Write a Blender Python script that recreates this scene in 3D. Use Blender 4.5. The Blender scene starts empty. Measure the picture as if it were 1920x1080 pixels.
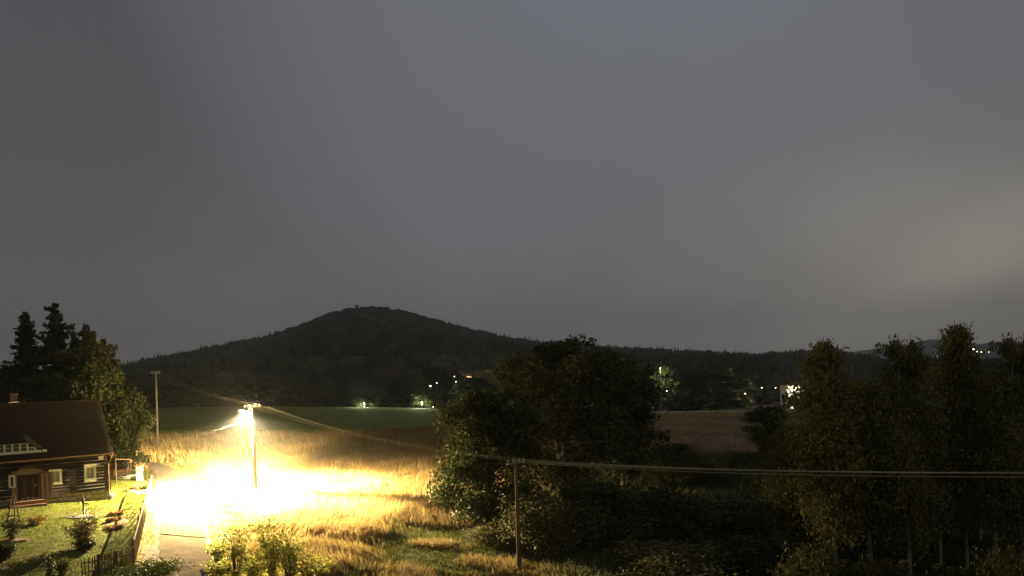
import bpy, math, random
import numpy as np
from mathutils import Matrix, Vector
S = bpy.context.scene
col = S.collection
PI = math.pi
# ------------------------------------------------------------------ camera
F = 1493.0; CAMZ = 11.0; ROLL = math.radians(1.8); HY = 690.0
cam_d = bpy.data.cameras.new('camera'); cam = bpy.data.objects.new('camera', cam_d); col.objects.link(cam)
cam_d.sensor_width = 36.0; cam_d.lens = 36.0 * F / 1920.0; cam_d.shift_y = (HY - 540.0) / 1920.0
cam_d.clip_start = 0.5; cam_d.clip_end = 20000
cam.matrix_world = Matrix.Translation((0, 0, CAMZ)) @ Matrix.Rotation(PI / 2, 4, 'X') @ Matrix.Rotation(-ROLL, 4, 'Z')
S.camera = cam
# ------------------------------------------------------------------ exposure, engine
S.view_settings.view_transform = 'Standard'; S.view_settings.look = 'None'
S.view_settings.exposure = 0.0; S.view_settings.gamma = 1.0; S.view_settings.use_curve_mapping = False
S.cycles.use_denoising = True
S.cycles.max_bounces = 5; S.cycles.diffuse_bounces = 3; S.cycles.volume_bounces = 0
S.cycles.transparent_max_bounces = 8; S.cycles.sample_clamp_indirect = 6.0
S.render.use_persistent_data = False
# ------------------------------------------------------------------ world: overcast night sky lit by distant towns
w = bpy.data.worlds.new('World'); S.world = w; w.use_nodes = True
nt = w.node_tree; nt.nodes.clear()
def N(t, **k):
    n = nt.nodes.new(t)
    for a, b in k.items(): setattr(n, a, b)
    return n
def MA(op, a, b=None, c=None, clamp=False):
    n = nt.nodes.new('ShaderNodeMath'); n.operation = op; n.use_clamp = clamp
    for i, v in enumerate((a, b, c)):
        if v is None: continue
        if isinstance(v, (int, float)): n.inputs[i].default_value = v
        else: nt.links.new(v, n.inputs[i])
    return n.outputs[0]
def VM(op, a, b):
    n = nt.nodes.new('ShaderNodeVectorMath'); n.operation = op
    for i, v in enumerate((a, b)):
        if isinstance(v, tuple): n.inputs[i].default_value = v
        else: nt.links.new(v, n.inputs[i])
    return n
def MIX(f, a, b, mode='MIX'):
    n = nt.nodes.new('ShaderNodeMix'); n.data_type = 'RGBA'; n.blend_type = mode; n.clamp_factor = True
    for i, v in ((0, f), (6, a), (7, b)):
        if isinstance(v, (int, float)): n.inputs[i].default_value = v
        elif isinstance(v, tuple): n.inputs[i].default_value = (*v, 1)
        else: nt.links.new(v, n.inputs[i])
    return n.outputs[2]
tc = N('ShaderNodeTexCoord')
dirv = VM('NORMALIZE', tc.outputs['Generated'], (0, 0, 0)).outputs[0]
sep = N('ShaderNodeSeparateXYZ'); nt.links.new(dirv, sep.inputs[0])
# cloud sheet coordinates: project the direction on a high plane so streaks converge at the horizon
zz = MA('ADD', MA('MAXIMUM', sep.outputs[2], 0.0), 0.16)
cx = MA('DIVIDE', sep.outputs[0], zz); cy = MA('DIVIDE', sep.outputs[1], zz)
cmb = N('ShaderNodeCombineXYZ'); nt.links.new(cx, cmb.inputs[0]); nt.links.new(cy, cmb.inputs[1])
mp = N('ShaderNodeMapping'); mp.inputs['Rotation'].default_value = (0, 0, math.radians(76)); mp.inputs['Scale'].default_value = (1.5, 0.30, 1); mp.inputs['Location'].default_value = (3.3, 1.7, 0)
nt.links.new(cmb.outputs[0], mp.inputs[0])
n1 = N('ShaderNodeTexNoise'); n1.inputs['Scale'].default_value = 0.95; n1.inputs['Detail'].default_value = 4.0; n1.inputs['Roughness'].default_value = 0.4
nt.links.new(mp.outputs[0], n1.inputs[0])
cl = MA('MULTIPLY', MA('SUBTRACT', n1.outputs[0], 0.5), 0.6)
sx = MA('SUBTRACT', sep.outputs[0], 0.15); side = MA('MULTIPLY', MA('MULTIPLY_ADD', MA('MULTIPLY', sx, sx), -3.1, 1.0), MA('MINIMUM', MA('MULTIPLY_ADD', sep.outputs[2], 1.25, 0.42), 1.0))            # brighter towards the right
t = MA('ADD', side, cl, clamp=True)
base = MIX(t, (0.080, 0.081, 0.089), (0.176, 0.184, 0.212))
low = MA('POWER', MA('SUBTRACT', 1.0, MA('MAXIMUM', sep.outputs[2], 0.0)), 7.0)
base = MIX(MA('MULTIPLY', low, 0.75), base, (0.185, 0.170, 0.145))
g = (0.470, 0.853, 0.225)
sq = VM('NORMALIZE', VM('MULTIPLY', dirv, (1.0, 1.0, 2.2)).outputs[0], (0, 0, 0)).outputs[0]
gl = MA('POWER', MA('MAXIMUM', VM('DOT_PRODUCT', sq, g).outputs['Value'], 0.0), 34.0)
gl = MA('MULTIPLY', gl, MA('MULTIPLY_ADD', cl, 1.4, 0.85))
glc = MIX(1.0, (0.180, 0.160, 0.115), (1, 1, 1), 'MULTIPLY')
gm = nt.nodes.new('ShaderNodeVectorMath'); gm.operation = 'SCALE'; nt.links.new(glc, gm.inputs[0]); nt.links.new(gl, gm.inputs['Scale'])
base = MIX(1.0, base, gm.outputs[0], 'ADD')
bg = N('ShaderNodeBackground'); nt.links.new(base, bg.inputs[0]); bg.inputs[1].default_value = 1.0
sky = N('ShaderNodeTexSky'); sky.sky_type = 'NISHITA'; sky.sun_disc = False
sky.sun_elevation = math.radians(-4); sky.sun_rotation = math.radians(200)
bg2 = N('ShaderNodeBackground'); nt.links.new(sky.outputs[0], bg2.inputs[0]); bg2.inputs[1].default_value = 0.004
ad = N('ShaderNodeAddShader'); nt.links.new(bg.outputs[0], ad.inputs[0]); nt.links.new(bg2.outputs[0], ad.inputs[1])
wo = N('ShaderNodeOutputWorld'); nt.links.new(ad.outputs[0], wo.inputs[0])
# ------------------------------------------------------------------ projection helpers
def ray(px, py):
    U = px - 960.0; V = HY - py; c, s = math.cos(ROLL), math.sin(ROLL)
    return ((c * U + s * V) / F, (-s * U + c * V) / F)
def at(px, py, D):
    a, b = ray(px, py); return Vector((a * D, D, CAMZ + b * D))
# ------------------------------------------------------------------ numpy noise
rng = np.random.default_rng(7); random.seed(7)
_T = rng.random((257, 257)); _T[256] = _T[0]; _T[:, 256] = _T[:, 0]
def vnoise(x, y):
    x = np.asarray(x, float); y = np.asarray(y, float)
    xi = np.floor(x).astype(int); yi = np.floor(y).astype(int)
    fx = x - xi; fy = y - yi; fx = fx * fx * (3 - 2 * fx); fy = fy * fy * (3 - 2 * fy)
    xi &= 255; yi &= 255
    a = _T[yi, xi]; b = _T[yi, xi + 1]; c = _T[yi + 1, xi]; d = _T[yi + 1, xi + 1]
    return (a + (b - a) * fx) * (1 - fy) + (c + (d - c) * fx) * fy
def fbm(x, y, sc, o=4):
    r = 0; amp = 1; tot = 0
    for i in range(o):
        r = r + amp * vnoise(np.asarray(x) / sc + 17.3 * i, np.asarray(y) / sc + 9.1 * i); tot += amp; amp *= .5; sc /= 2.03
    return r / tot
def sst(a, b, x):
    t = np.clip((np.asarray(x, float) - a) / (b - a), 0, 1); return t * t * (3 - 2 * t)
# ------------------------------------------------------------------ terrain height
_xs = np.linspace(-200, 200, 801)
_zx = np.interp(_xs, [-200, -60, -45, -36, -28, -22, -17, -10, -4, 1, 8, 20, 60, 200], [4, 2.6, 2.2, 2.0, 1.5, .65, .3, 0, -.9, -2.0, -2.8, -3.2, -3, -3])
_k = np.exp(-np.linspace(-2, 2, 17) ** 2); _k /= _k.sum(); _zx = np.convolve(np.pad(_zx, 8, 'edge'), _k, 'valid')
_zf = np.interp(_xs, [-200, -80, -40, -20, 0, 20, 60, 200], [4, 2.2, 1.5, .9, .3, -.4, -1.2, -2.5]); _zf = np.convolve(np.pad(_zf, 8, 'edge'), _k, 'valid')
RP = [(-700, 705), (-300, 700), (0, 700), (215, 688), (260, 678), (330, 664), (400, 650), (500, 630), (560, 611), (600, 594), (650, 579), (700, 576), (750, 581), (800, 595), (850, 610), (900, 622), (950, 632), (1000, 640), (1080, 647), (1150, 652), (1250, 657), (1350, 662), (1420, 667), (1500, 661), (1560, 660), (1590, 664), (1620, 672), (1660, 690), (1750, 702), (2400, 705)]
_ra = np.array([ray(*p)[0] for p in RP]); _rb = np.array([ray(*p)[1] for p in RP])
RIDGE = 1500.0
def edge_y(x): return np.interp(x, [-130, -75, -30, 10, 40], [238, 229, 212, 195, 190])
def Z(x, y):
    x = np.asarray(x, float); y = np.asarray(y, float)
    zn = np.interp(x, _xs, _zx); zf = np.interp(x, _xs, _zf)
    wv = sst(58, 108, y); z = zn * (1 - wv) + zf * wv
    z = z + (fbm(x, y, 14, 3) - .5) * .5 * sst(-16, -6, x)
    # shallow groove along the lamp pole's shadow, right across the meadow
    yc = 70.0 + 1.2 * np.sin(x * .35) - .08 * x
    z = z - .15 * np.exp(-((y - yc) / .7) ** 2) * sst(-13.5, -10.5, x) * (1 - sst(3, 6, x))
    z = z - sst(0, 60, y - edge_y(x)) * 5.0
    y2 = np.maximum(y, 1.0); th = x / y2; r = np.sqrt(x * x + y * y)
    zr = CAMZ + np.interp(th, _ra, _rb) * RIDGE * np.cos(np.arctan(th)) ** 0 - 12.5
    rr = y2
    t = np.clip((rr - 330) / (RIDGE - 330), 0, 1)
    hz = zr * t ** 1.25 + (fbm(x, y, 180, 3) - .5) * 26 * np.sin(np.clip(t, 0, 1) * PI)
    z = np.where(rr > 330, z * (1 - sst(0, .2, t)) + hz, z)
    z = np.where(rr > RIDGE, zr - (rr - RIDGE) * .12 * np.clip((zr + 10) / 60, 0, 1), z)
    return z
def z1(x, y): return float(Z(x, y))
def G(px, py):
    a, b = ray(px, py); lo = 20.0
    for i in range(4000):
        d = lo + i * .1
        if CAMZ + b * d <= z1(a * d, d): return Vector((a * d, d, z1(a * d, d)))
    return Vector((a * d, d, 0))
# ------------------------------------------------------------------ materials
def mat(name, color, rough=.85, tint=False, noise=None, bump=None, transl=0, metal=0, emit=None, spec=.3, scale=(1, 1, 1), noise2=None):
    m = bpy.data.materials.new(name); m.use_nodes = True; t = m.node_tree; t.nodes.clear()
    out = t.nodes.new('ShaderNodeOutputMaterial'); b = t.nodes.new('ShaderNodeBsdfPrincipled'); t.links.new(b.outputs[0], out.inputs[0])
    b.inputs['Roughness'].default_value = rough; b.inputs['Metallic'].default_value = metal; b.inputs['Specular IOR Level'].default_value = spec
    b.inputs['Base Color'].default_value = (*color, 1)
    c = None
    if tint:
        a = t.nodes.new('ShaderNodeAttribute'); a.attribute_name = 'tint'; c = a.outputs['Color']
    tcn = t.nodes.new('ShaderNodeTexCoord'); mpn = t.nodes.new('ShaderNodeMapping'); mpn.inputs['Scale'].default_value = scale; t.links.new(tcn.outputs['Object'], mpn.inputs[0])
    for nz in (noise, noise2):
        if not nz: continue
        sc, lo, hi = nz
        nn = t.nodes.new('ShaderNodeTexNoise'); nn.inputs['Scale'].default_value = sc; nn.inputs['Detail'].default_value = 6; nn.inputs['Roughness'].default_value = .65; t.links.new(mpn.outputs[0], nn.inputs[0])
        r = t.nodes.new('ShaderNodeMapRange'); r.inputs[1].default_value = .3; r.inputs[2].default_value = .7; r.inputs[3].default_value = lo; r.inputs[4].default_value = hi; t.links.new(nn.outputs[0], r.inputs[0])
        v = t.nodes.new('ShaderNodeVectorMath'); v.operation = 'SCALE'; t.links.new(r.outputs[0], v.inputs['Scale'])
        if c is not None: t.links.new(c, v.inputs[0])
        else: v.inputs[0].default_value = color
        c = v.outputs[0]
    if c is not None: t.links.new(c, b.inputs['Base Color'])
    if bump:
        nn = t.nodes.new('ShaderNodeTexNoise'); nn.inputs['Scale'].default_value = bump[0]; nn.inputs['Detail'].default_value = 5; t.links.new(mpn.outputs[0], nn.inputs[0])
        bp = t.nodes.new('ShaderNodeBump'); bp.inputs['Distance'].default_value = bump[1]; t.links.new(nn.outputs[0], bp.inputs['Height']); t.links.new(bp.outputs[0], b.inputs['Normal'])
    if transl:
        tr = t.nodes.new('ShaderNodeBsdfTranslucent'); mx = t.nodes.new('ShaderNodeMixShader'); mx.inputs[0].default_value = transl
        if c is not None: t.links.new(c, tr.inputs[0])
        else: tr.inputs[0].default_value = (*color, 1)
        t.links.new(b.outputs[0], mx.inputs[1]); t.links.new(tr.outputs[0], mx.inputs[2]); t.links.new(mx.outputs[0], out.inputs[0])
    if emit:
        b.inputs['Emission Color'].default_value = (*emit[0], 1); b.inputs['Emission Strength'].default_value = emit[1]
    return m
M = {}
M['ground'] = mat('soil_and_turf', (1, 1, 1), .95, tint=True, noise=(1.3, .55, 1.35), noise2=(.12, .8, 1.2), bump=(5, .12), spec=.1)
M['blades'] = mat('grass_blades', (1, 1, 1), .7, tint=True, transl=.3, spec=.15)
M['asphalt'] = mat('worn_asphalt', (.150, .124, .094), .9, noise=(1.2, .75, 1.25), noise2=(25, .7, 1.3), bump=(40, .01), spec=.0)
M['gravel'] = mat('pale_gravel', (.16, .13, .095), .95, noise=(14, .6, 1.35), noise2=(1.5, .8, 1.2), bump=(30, .02), spec=0)
M['leaf'] = mat('leaves', (1, 1, 1), .55, tint=True, transl=.25, spec=.12)
M['weedleaf'] = mat('weed_leaves', (1, 1, 1), .6, tint=True, transl=.5, spec=.2)
M['needle'] = mat('needles', (1, 1, 1), .7, tint=True, transl=.1, spec=.15)
M['bark'] = mat('bark', (.15, .125, .09), .95, noise=(9, .5, 1.5), bump=(14, .03), scale=(1, 1, .25))
M['birch'] = mat('birch_bark', (.36, .33, .27), .8, noise=(5, .25, 1.25), bump=(9, .01), scale=(1, 1, 2.2))
M['forest'] = mat('forest_canopy', (1, 1, 1), .95, tint=True, spec=.05)
M['hill'] = mat('hill_ground', (.045, .05, .03), .95, noise=(.02, .6, 1.4), spec=.05)
M['log'] = mat('dark_stained_log', (.019, .012, .008), .8, noise=(3, .5, 1.8), bump=(20, .01), scale=(.3, 1, 6), spec=.2)
M['chink'] = mat('lime_chinking', (.62, .56, .44), .9, noise=(3, .25, 1.2))
M['roof'] = mat('dark_roof_slate', (.019, .014, .010), .9, noise=(.8, .7, 1.3), noise2=(9, .7, 1.35), bump=(6, .02), scale=(1, 3, 3), spec=.05)
M['white'] = mat('white_paint', (.72, .67, .56), .6, noise=(6, .88, 1.06))
M['glass'] = mat('window_glass', (.05, .06, .05), .12, spec=.6)
M['curtain'] = mat('grey_curtain', (.30, .31, .24), .9, noise=(2, .5, 1.3), scale=(9, 1, .5))
M['stone'] = mat('foundation_stone', (.26, .20, .14), .9, noise=(5, .6, 1.4), bump=(12, .02))
M['mortar'] = mat('mortar', (.17, .145, .11), .95, noise=(8, .7, 1.3))
M['brown'] = mat('brown_door_wood', (.055, .026, .014), .8, noise=(7, .6, 1.5), scale=(3, 3, .4), bump=(30, .01))
M['wood'] = mat('weathered_wood', (.15, .085, .045), .85, noise=(7, .6, 1.4), scale=(2, 2, .4), bump=(25, .01))
M['polewood'] = mat('pole_wood', (.34, .27, .16), .85, noise=(6, .6, 1.35), scale=(3, 3, .2), bump=(25, .01))
M['steel'] = mat('galvanised_steel', (.33, .30, .25), .5, metal=.6, noise=(9, .8, 1.2))
M['fencewire'] = mat('pale_fence_wire', (.42, .33, .20), .6, noise=(6, .8, 1.2))
M['rust'] = mat('rusty_iron', (.10, .045, .028), .8, noise=(14, .6, 1.5), metal=.2)
M['iron'] = mat('dark_cast_iron', (.03, .035, .025), .6, noise=(9, .7, 1.4))
M['ceramic'] = mat('glazed_ceramic', (.55, .48, .36), .3, noise=(4, .9, 1.1), spec=.5)
M['wire'] = mat('aluminium_wire', (.42, .37, .24), .55, metal=.3, noise=(4, .9, 1.1))
M['brick'] = mat('red_brick', (.05, .028, .02), .9, noise=(10, .6, 1.35), bump=(18, .02))
M['plaster'] = mat('pale_plaster', (.62, .58, .52), .9, noise=(.6, .8, 1.1), noise2=(7, .92, 1.06))
M['darkstone'] = mat('dark_stone', (.07, .065, .05), .9, noise=(5, .5, 1.5), bump=(9, .04))
M['warmplaster'] = mat('ochre_plaster', (.60, .38, .22), .9, noise=(.7, .8, 1.1))
M['soil'] = mat('bare_soil', (.11, .065, .035), .95, noise=(4, .6, 1.5), bump=(9, .06))
LAMPCOL = (1, .80, .40)
M['bulb'] = mat('lit_lamp_glass', (.9, .9, .9), .3, emit=((1, .93, .80), 260))
M['farbulb'] = mat('lit_far_lamp', (.9, .9, .9), .3, emit=((1, .76, .42), 12))
M['farbulb_bright'] = mat('lit_far_lamp_bright', (.9, .9, .9), .3, emit=((1, .86, .62), 40))
M['litpane'] = mat('lit_window', (.8, .6, .4), .5, emit=((1, .72, .42), 2.2))
# ------------------------------------------------------------------ object helpers
def link(o, parent=None):
    col.objects.link(o)
    if parent: o.parent = parent
    return o
def thing(name, label, cat, loc=(0, 0, 0), rz=0, group=None, sc=None):
    o = bpy.data.objects.new(name, None); o.empty_display_size = .3; col.objects.link(o)
    o.location = loc; o.rotation_euler = (0, 0, rz); o['label'] = label; o['category'] = cat
    if group: o['group'] = group
    if sc: o.scale = sc
    return o
def tag(o, label=None, cat=None, group=None, kind=None):
    for k, v in (('label', label), ('category', cat), ('group', group), ('kind', kind)):
        if v: o[k] = v
    return o
def np_mesh(name, V, Fc, m, tint=None, smooth=False):
    V = np.asarray(V, np.float32); Fc = np.asarray(Fc, np.int32); n, k = Fc.shape
    me = bpy.data.meshes.new(name); me.vertices.add(len(V)); me.vertices.foreach_set('co', V.ravel())
    me.loops.add(n * k); me.loops.foreach_set('vertex_index', Fc.ravel())
    me.polygons.add(n); me.polygons.foreach_set('loop_start', np.arange(0, n * k, k, dtype=np.int32)); me.polygons.foreach_set('loop_total', np.full(n, k, np.int32))
    if smooth: me.polygons.foreach_set('use_smooth', np.ones(n, bool))
    me.update(calc_edges=True)
    if tint is not None:
        a = me.attributes.new('tint', 'FLOAT_COLOR', 'POINT'); c = np.ones((len(V), 4), np.float32); c[:, :3] = tint; a.data.foreach_set('color', c.ravel())
    me.materials.append(m); return me
def obj(name, me, parent=None): return link(bpy.data.objects.new(name, me), parent)
class MB:
    def __init__(s): s.v = []; s.f = []
    def box(s, x0, x1, y0, y1, z0, z1, mtx=None):
        i = len(s.v); P = [(x, y, z) for x in (x0, x1) for y in (y0, y1) for z in (z0, z1)]
        if mtx is not None: P = [tuple(mtx @ Vector(p)) for p in P]
        s.v += P; s.f += [(i, i + 1, i + 3, i + 2), (i + 4, i + 6, i + 7, i + 5), (i, i + 4, i + 5, i + 1), (i + 2, i + 3, i + 7, i + 6), (i, i + 2, i + 6, i + 4), (i + 1, i + 5, i + 7, i + 3)]; return s
    def tube(s, pts, r, n=8, cap=True):
        pts = [Vector(p) for p in pts]; rs = r if isinstance(r, (list, tuple)) else [r] * len(pts); i0 = len(s.v); ref = None
        for k, p in enumerate(pts):
            d = (pts[min(k + 1, len(pts) - 1)] - pts[max(k - 1, 0)]).normalized()
            a = ref if ref is not None else (Vector((1, 0, 0)) if abs(d.x) < .8 else Vector((0, 1, 0)))
            u = d.cross(a).normalized(); v = d.cross(u).normalized(); ref = -v if False else a
            for j in range(n):
                q = 2 * PI * j / n; s.v.append(tuple(p + u * math.cos(q) * rs[k] + v * math.sin(q) * rs[k]))
        for k in range(len(pts) - 1):
            for j in range(n):
                a = i0 + k * n + j; b = i0 + k * n + (j + 1) % n; s.f.append((a, b, b + n, a + n))
        if cap: s.f.append(tuple(range(i0, i0 + n))); s.f.append(tuple(range(len(s.v) - n, len(s.v))))
        return s
    def prism(s, poly, y0, y1):           # polygon in x,z extruded along y
        i = len(s.v); n = len(poly); s.v += [(x, y0, z) for x, z in poly] + [(x, y1, z) for x, z in poly]
        s.f += [tuple(range(i, i + n)), tuple(range(i + 2 * n - 1, i + n - 1, -1))] + [(i + k, i + (k + 1) % n, i + n + (k + 1) % n, i + n + k) for k in range(n)]; return s
    def lathe(s, prof, n=12, c=(0, 0, 0), sx=1, sy=1):
        i = len(s.v)
        for r, z in prof:
            for j in range(n): q = 2 * PI * j / n; s.v.append((c[0] + r * sx * math.cos(q), c[1] + r * sy * math.sin(q), c[2] + z))
        for k in range(len(prof) - 1):
            for j in range(n): a = i + k * n + j; b = i + k * n + (j + 1) % n; s.f.append((a, b, b + n, a + n))
        s.f += [tuple(range(i, i + n)), tuple(range(len(s.v) - n, len(s.v)))]; return s
    def build(s, name, m, parent=None, smooth=False):
        me = bpy.data.meshes.new(name); me.from_pydata(s.v, [], s.f); me.materials.append(m)
        import bmesh
        b = bmesh.new(); b.from_mesh(me); bmesh.ops.recalc_face_normals(b, faces=b.faces); b.to_mesh(me); b.free()
        if smooth: me.polygons.foreach_set('use_smooth', np.ones(len(me.polygons), bool))
        return obj(name, me, parent)
def part_tree_copy(root, label=None, group=None):
    kids = {}
    for o in list(root.children): kids[o] = list(o.children)
    c = root.copy(); col.objects.link(c)
    for k, gs in kids.items():
        d = k.copy(); col.objects.link(d); d.parent = c
        for g_ in gs: e = g_.copy(); col.objects.link(e); e.parent = d
    if label: c['label'] = label
    if group: c['group'] = group
    return c
# ================================================================== GROUND
# road centre line (from the foreground up past the lamp, then bending left to the cottage lane)
road_l = [G(312, 1079), G(303, 1050), G(300, 1030), G(298, 1008), G(297, 975), G(296, 940), G(294, 905), G(284, 880), G(262, 868)]
road_r = [G(408, 1079), G(396, 1050), G(390, 1030), G(386, 1008), G(383, 975), G(376, 940), G(362, 905), G(332, 882), G(296, 868)]
road_l = [road_l[0] + (road_l[0] - road_l[1]) * 3] + road_l; road_r = [road_r[0] + (road_r[0] - road_r[1]) * 3] + road_r
RC = [(a + b) / 2 for a, b in zip(road_l, road_r)]
def resample(P, n):
    P = np.array([tuple(p) for p in P]); d = np.r_[0, np.cumsum(np.linalg.norm(np.diff(P[:, :2], axis=0), axis=1))]
    t = np.linspace(0, d[-1], n); return np.c_[np.interp(t, d, P[:, 0]), np.interp(t, d, P[:, 1])]
RL = resample(road_l, 160); RR = resample(road_r, 160); RCc = (RL + RR) / 2; RW = np.linalg.norm(RL - RR, axis=1) / 2
def road_dist(x, y):
    x = np.asarray(x, float).ravel(); y = np.asarray(y, float).ravel(); out = np.full(x.shape, 99.0)
    m = (x > -45) & (x < -3) & (y > 10) & (y < 95)
    if m.any():
        X = x[m]; Y = y[m]; best = np.full(X.shape, 99.0)
        for i in range(0, 160, 2): best = np.minimum(best, np.hypot(X - RCc[i, 0], Y - RCc[i, 1]) - RW[i])
        out[m] = best
    return out
fence_a = G(250, 1062); fence_b = G(284, 928)
def fence_side(x, y):   # >0 on the garden side of the mesh fence
    dx = fence_b.x - fence_a.x; dy = fence_b.y - fence_a.y; L = math.hypot(dx, dy)
    return ((fence_b.y - fence_a.y) * -(np.asarray(x) - fence_a.x) + dx * (np.asarray(y) - fence_a.y)) / L
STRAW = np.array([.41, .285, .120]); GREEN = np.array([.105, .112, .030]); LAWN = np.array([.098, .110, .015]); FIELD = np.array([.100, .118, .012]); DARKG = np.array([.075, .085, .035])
def zones(x, y):
    """albedo and grass height at each point"""
    x = np.asarray(x, float); y = np.asarray(y, float); n = fbm(x, y, 7, 4); n2 = fbm(x + 90, y, 2.2, 3); n3 = fbm(x, y + 50, 25, 3)
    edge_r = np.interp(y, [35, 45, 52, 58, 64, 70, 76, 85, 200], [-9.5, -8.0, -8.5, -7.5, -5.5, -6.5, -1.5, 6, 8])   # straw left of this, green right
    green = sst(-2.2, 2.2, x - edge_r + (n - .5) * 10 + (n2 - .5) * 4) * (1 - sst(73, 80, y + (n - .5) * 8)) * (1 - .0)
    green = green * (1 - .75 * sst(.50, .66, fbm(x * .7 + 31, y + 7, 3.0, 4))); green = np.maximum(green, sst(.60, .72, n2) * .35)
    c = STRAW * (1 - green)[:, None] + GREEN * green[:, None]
    far_dim = sst(84, 104, y) * sst(-28, -16, x); c = c * (1 - .45 * far_dim)[:, None]  # straw darkened at the back right in place of weaker lamp light
    c = c * (.76 + .48 * fbm(x * .6 + 5, y, 9, 4))[:, None]
    h = (.75 * (1 - green) + .24 * green) * (.35 + 1.25 * fbm(x + 70, y * .8, 5, 4) ** 1.2)
    swath = sst(.55, .75, fbm(x * .5 + y * .9, y * .5 - x * .2, 4, 3)) * sst(60, 52, y)
    h = h * (1 - .65 * swath)
    # right part of the valley floor, shaded undergrowth
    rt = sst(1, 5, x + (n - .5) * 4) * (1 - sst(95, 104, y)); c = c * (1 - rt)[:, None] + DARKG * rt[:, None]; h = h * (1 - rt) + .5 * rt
    # green field behind, tan field on the far right
    fb = sst(-7, 7, y - (133 + (x + 60) * .05 + (n - .5) * 26 + (n2 - .5) * 10)); right = sst(14, 20, x)
    fb = fb * (1 - right)
    c = c * (1 - fb)[:, None] + FIELD * fb[:, None]; h = h * (1 - fb) + .12 * fb
    tan = right * sst(96, 104, y); c = c * (1 - tan)[:, None] + np.array([.26, .195, .115]) * tan[:, None]; h = h * (1 - tan) + .3 * tan
    band = right * sst(.50, .62, fbm(x * .3, y, 9, 3)) * tan; c = c * (1 - .18 * band)[:, None]
    # garden
    fs = fence_side(x, y); gd = sst(-.1, .3, fs) * (1 - sst(80, 83, y)); far = (y > 71.5) & (fs > 0)
    lawn = LAWN * (.75 + .5 * n2)[:, None]; worn = sst(.56, .68, fbm(x + 9, y + 3, 3.5, 4)); lawn = lawn * (1 - .5 * worn)[:, None] + np.array([.13, .10, .05]) * (.5 * worn)[:, None]
    c = c * (1 - gd)[:, None] + lawn * gd[:, None]; h = h * (1 - gd) + .07 * gd
    # verge of the road
    rd = road_dist(x, y); vg = (1 - sst(1.0, 2.4, rd + (n2 - .5) * 1.2)) * (fs < 0) * (x < 5)
    c = c * (1 - vg)[:, None] + np.array([.30, .235, .085]) * vg[:, None]; h = h * (1 - vg) + .12 * vg
    h = np.where(rd < .05, 0, h)
    # gravel pull-in on the left of the road, foreground
    gp = (np.hypot((x - GP.x) / 2.4, (y - GP.y) / 3.2) + (n2 - .5) * .5 < 1) & (fs < -.25); c = np.where(gp[:, None], np.array([.16, .125, .085]), c); h = np.where(gp, 0, h)
    # strip of the lamp pole's shadow, darkened into the ground colour
    yc = 70.0 + 1.2 * np.sin(x * .35) - .08 * x; dt = np.exp(-((y - yc) / .55) ** 2) * sst(-13.5, -10.5, x) * (1 - sst(3, 6, x))
    c = c * (1 - .35 * dt)[:, None] + np.array([.05, .035, .02]) * (.35 * dt)[:, None]; h = h * (1 - .4 * dt)
    return c, h
GP = G(268, 1044)
def grid_mesh(name, xs, ys, m, tintfn=None, tex=None):
    X, Y = np.meshgrid(xs, ys); x = X.ravel(); y = Y.ravel(); z = Z(x, y)
    nx, ny = len(xs), len(ys); i = np.arange(nx * ny).reshape(ny, nx)
    Fc = np.stack([i[:-1, :-1], i[:-1, 1:], i[1:, 1:], i[1:, :-1]], -1).reshape(-1, 4)
    return np_mesh(name, np.c_[x, y, z], Fc, m, tintfn(x, y)[0] if tintfn else None, True)
xs = np.unique(np.r_[np.linspace(-260, -50, 60), np.linspace(-50, 30, 230), np.linspace(30, 240, 60)])
ys = np.unique(np.r_[np.linspace(-40, 30, 20), np.linspace(30, 100, 230), np.linspace(100, 345, 160)])
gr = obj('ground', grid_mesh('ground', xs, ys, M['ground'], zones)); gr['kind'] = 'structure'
# hill sheet, polar
ta = np.linspace(-1.7, 1.7, 420); rd = np.r_[np.linspace(330, 1500, 90), np.linspace(1530, 2600, 14)]
TA, RD = np.meshgrid(ta, rd); x = (TA * RD).ravel(); y = RD.ravel(); i = np.arange(x.size).reshape(RD.shape)
Fc = np.stack([i[:-1, :-1], i[:-1, 1:], i[1:, 1:], i[1:, :-1]], -1).reshape(-1, 4)
hl = obj('hill', np_mesh('hill', np.c_[x, y, Z(x, y) - .3 * (y < 345)], Fc, M['hill'], None, True)); hl['kind'] = 'structure'
# far valley floor and far hills
FP = [(-900, 700), (-300, 695), (-60, 688), (10, 683), (60, 690), (150, 702), (600, 702), (1300, 690), (1480, 676), (1560, 668), (1600, 663), (1650, 656), (1690, 652), (1720, 645), (1745, 640), (1765, 641), (1790, 647), (1830, 649), (1870, 645), (1900, 644), (1940, 647), (2100, 655), (2700, 660)]
fa = np.array([ray(*p)[0] for p in FP]); fb_ = np.array([ray(*p)[1] for p in FP])
ta = np.linspace(-1.9, 1.9, 500); rd = np.r_[2500, 3000, 3600, 4200, 4800, 5400, 6500]
def ZF(x, y):
    th = x / y; zt = CAMZ + np.interp(th, fa, fb_) * 5400 + (fbm(th * 900, 0 * th, 30, 3) - .5) * 8; t = np.clip((y - 2500) / 2900, 0, 1)
    z = -25 + (zt + 25) * t ** 1.6; return np.where(y > 5400, z - 60, z)
TA, RD = np.meshgrid(ta, rd); x = (TA * RD).ravel(); y = RD.ravel(); i = np.arange(x.size).reshape(RD.shape)
Fc = np.stack([i[:-1, :-1], i[:-1, 1:], i[1:, 1:], i[1:, :-1]], -1).reshape(-1, 4)
fh = obj('distant_hills', np_mesh('distant_hills', np.c_[x, y, ZF(x, y)], Fc, M['hill'], None, True)); fh['kind'] = 'structure'
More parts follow.
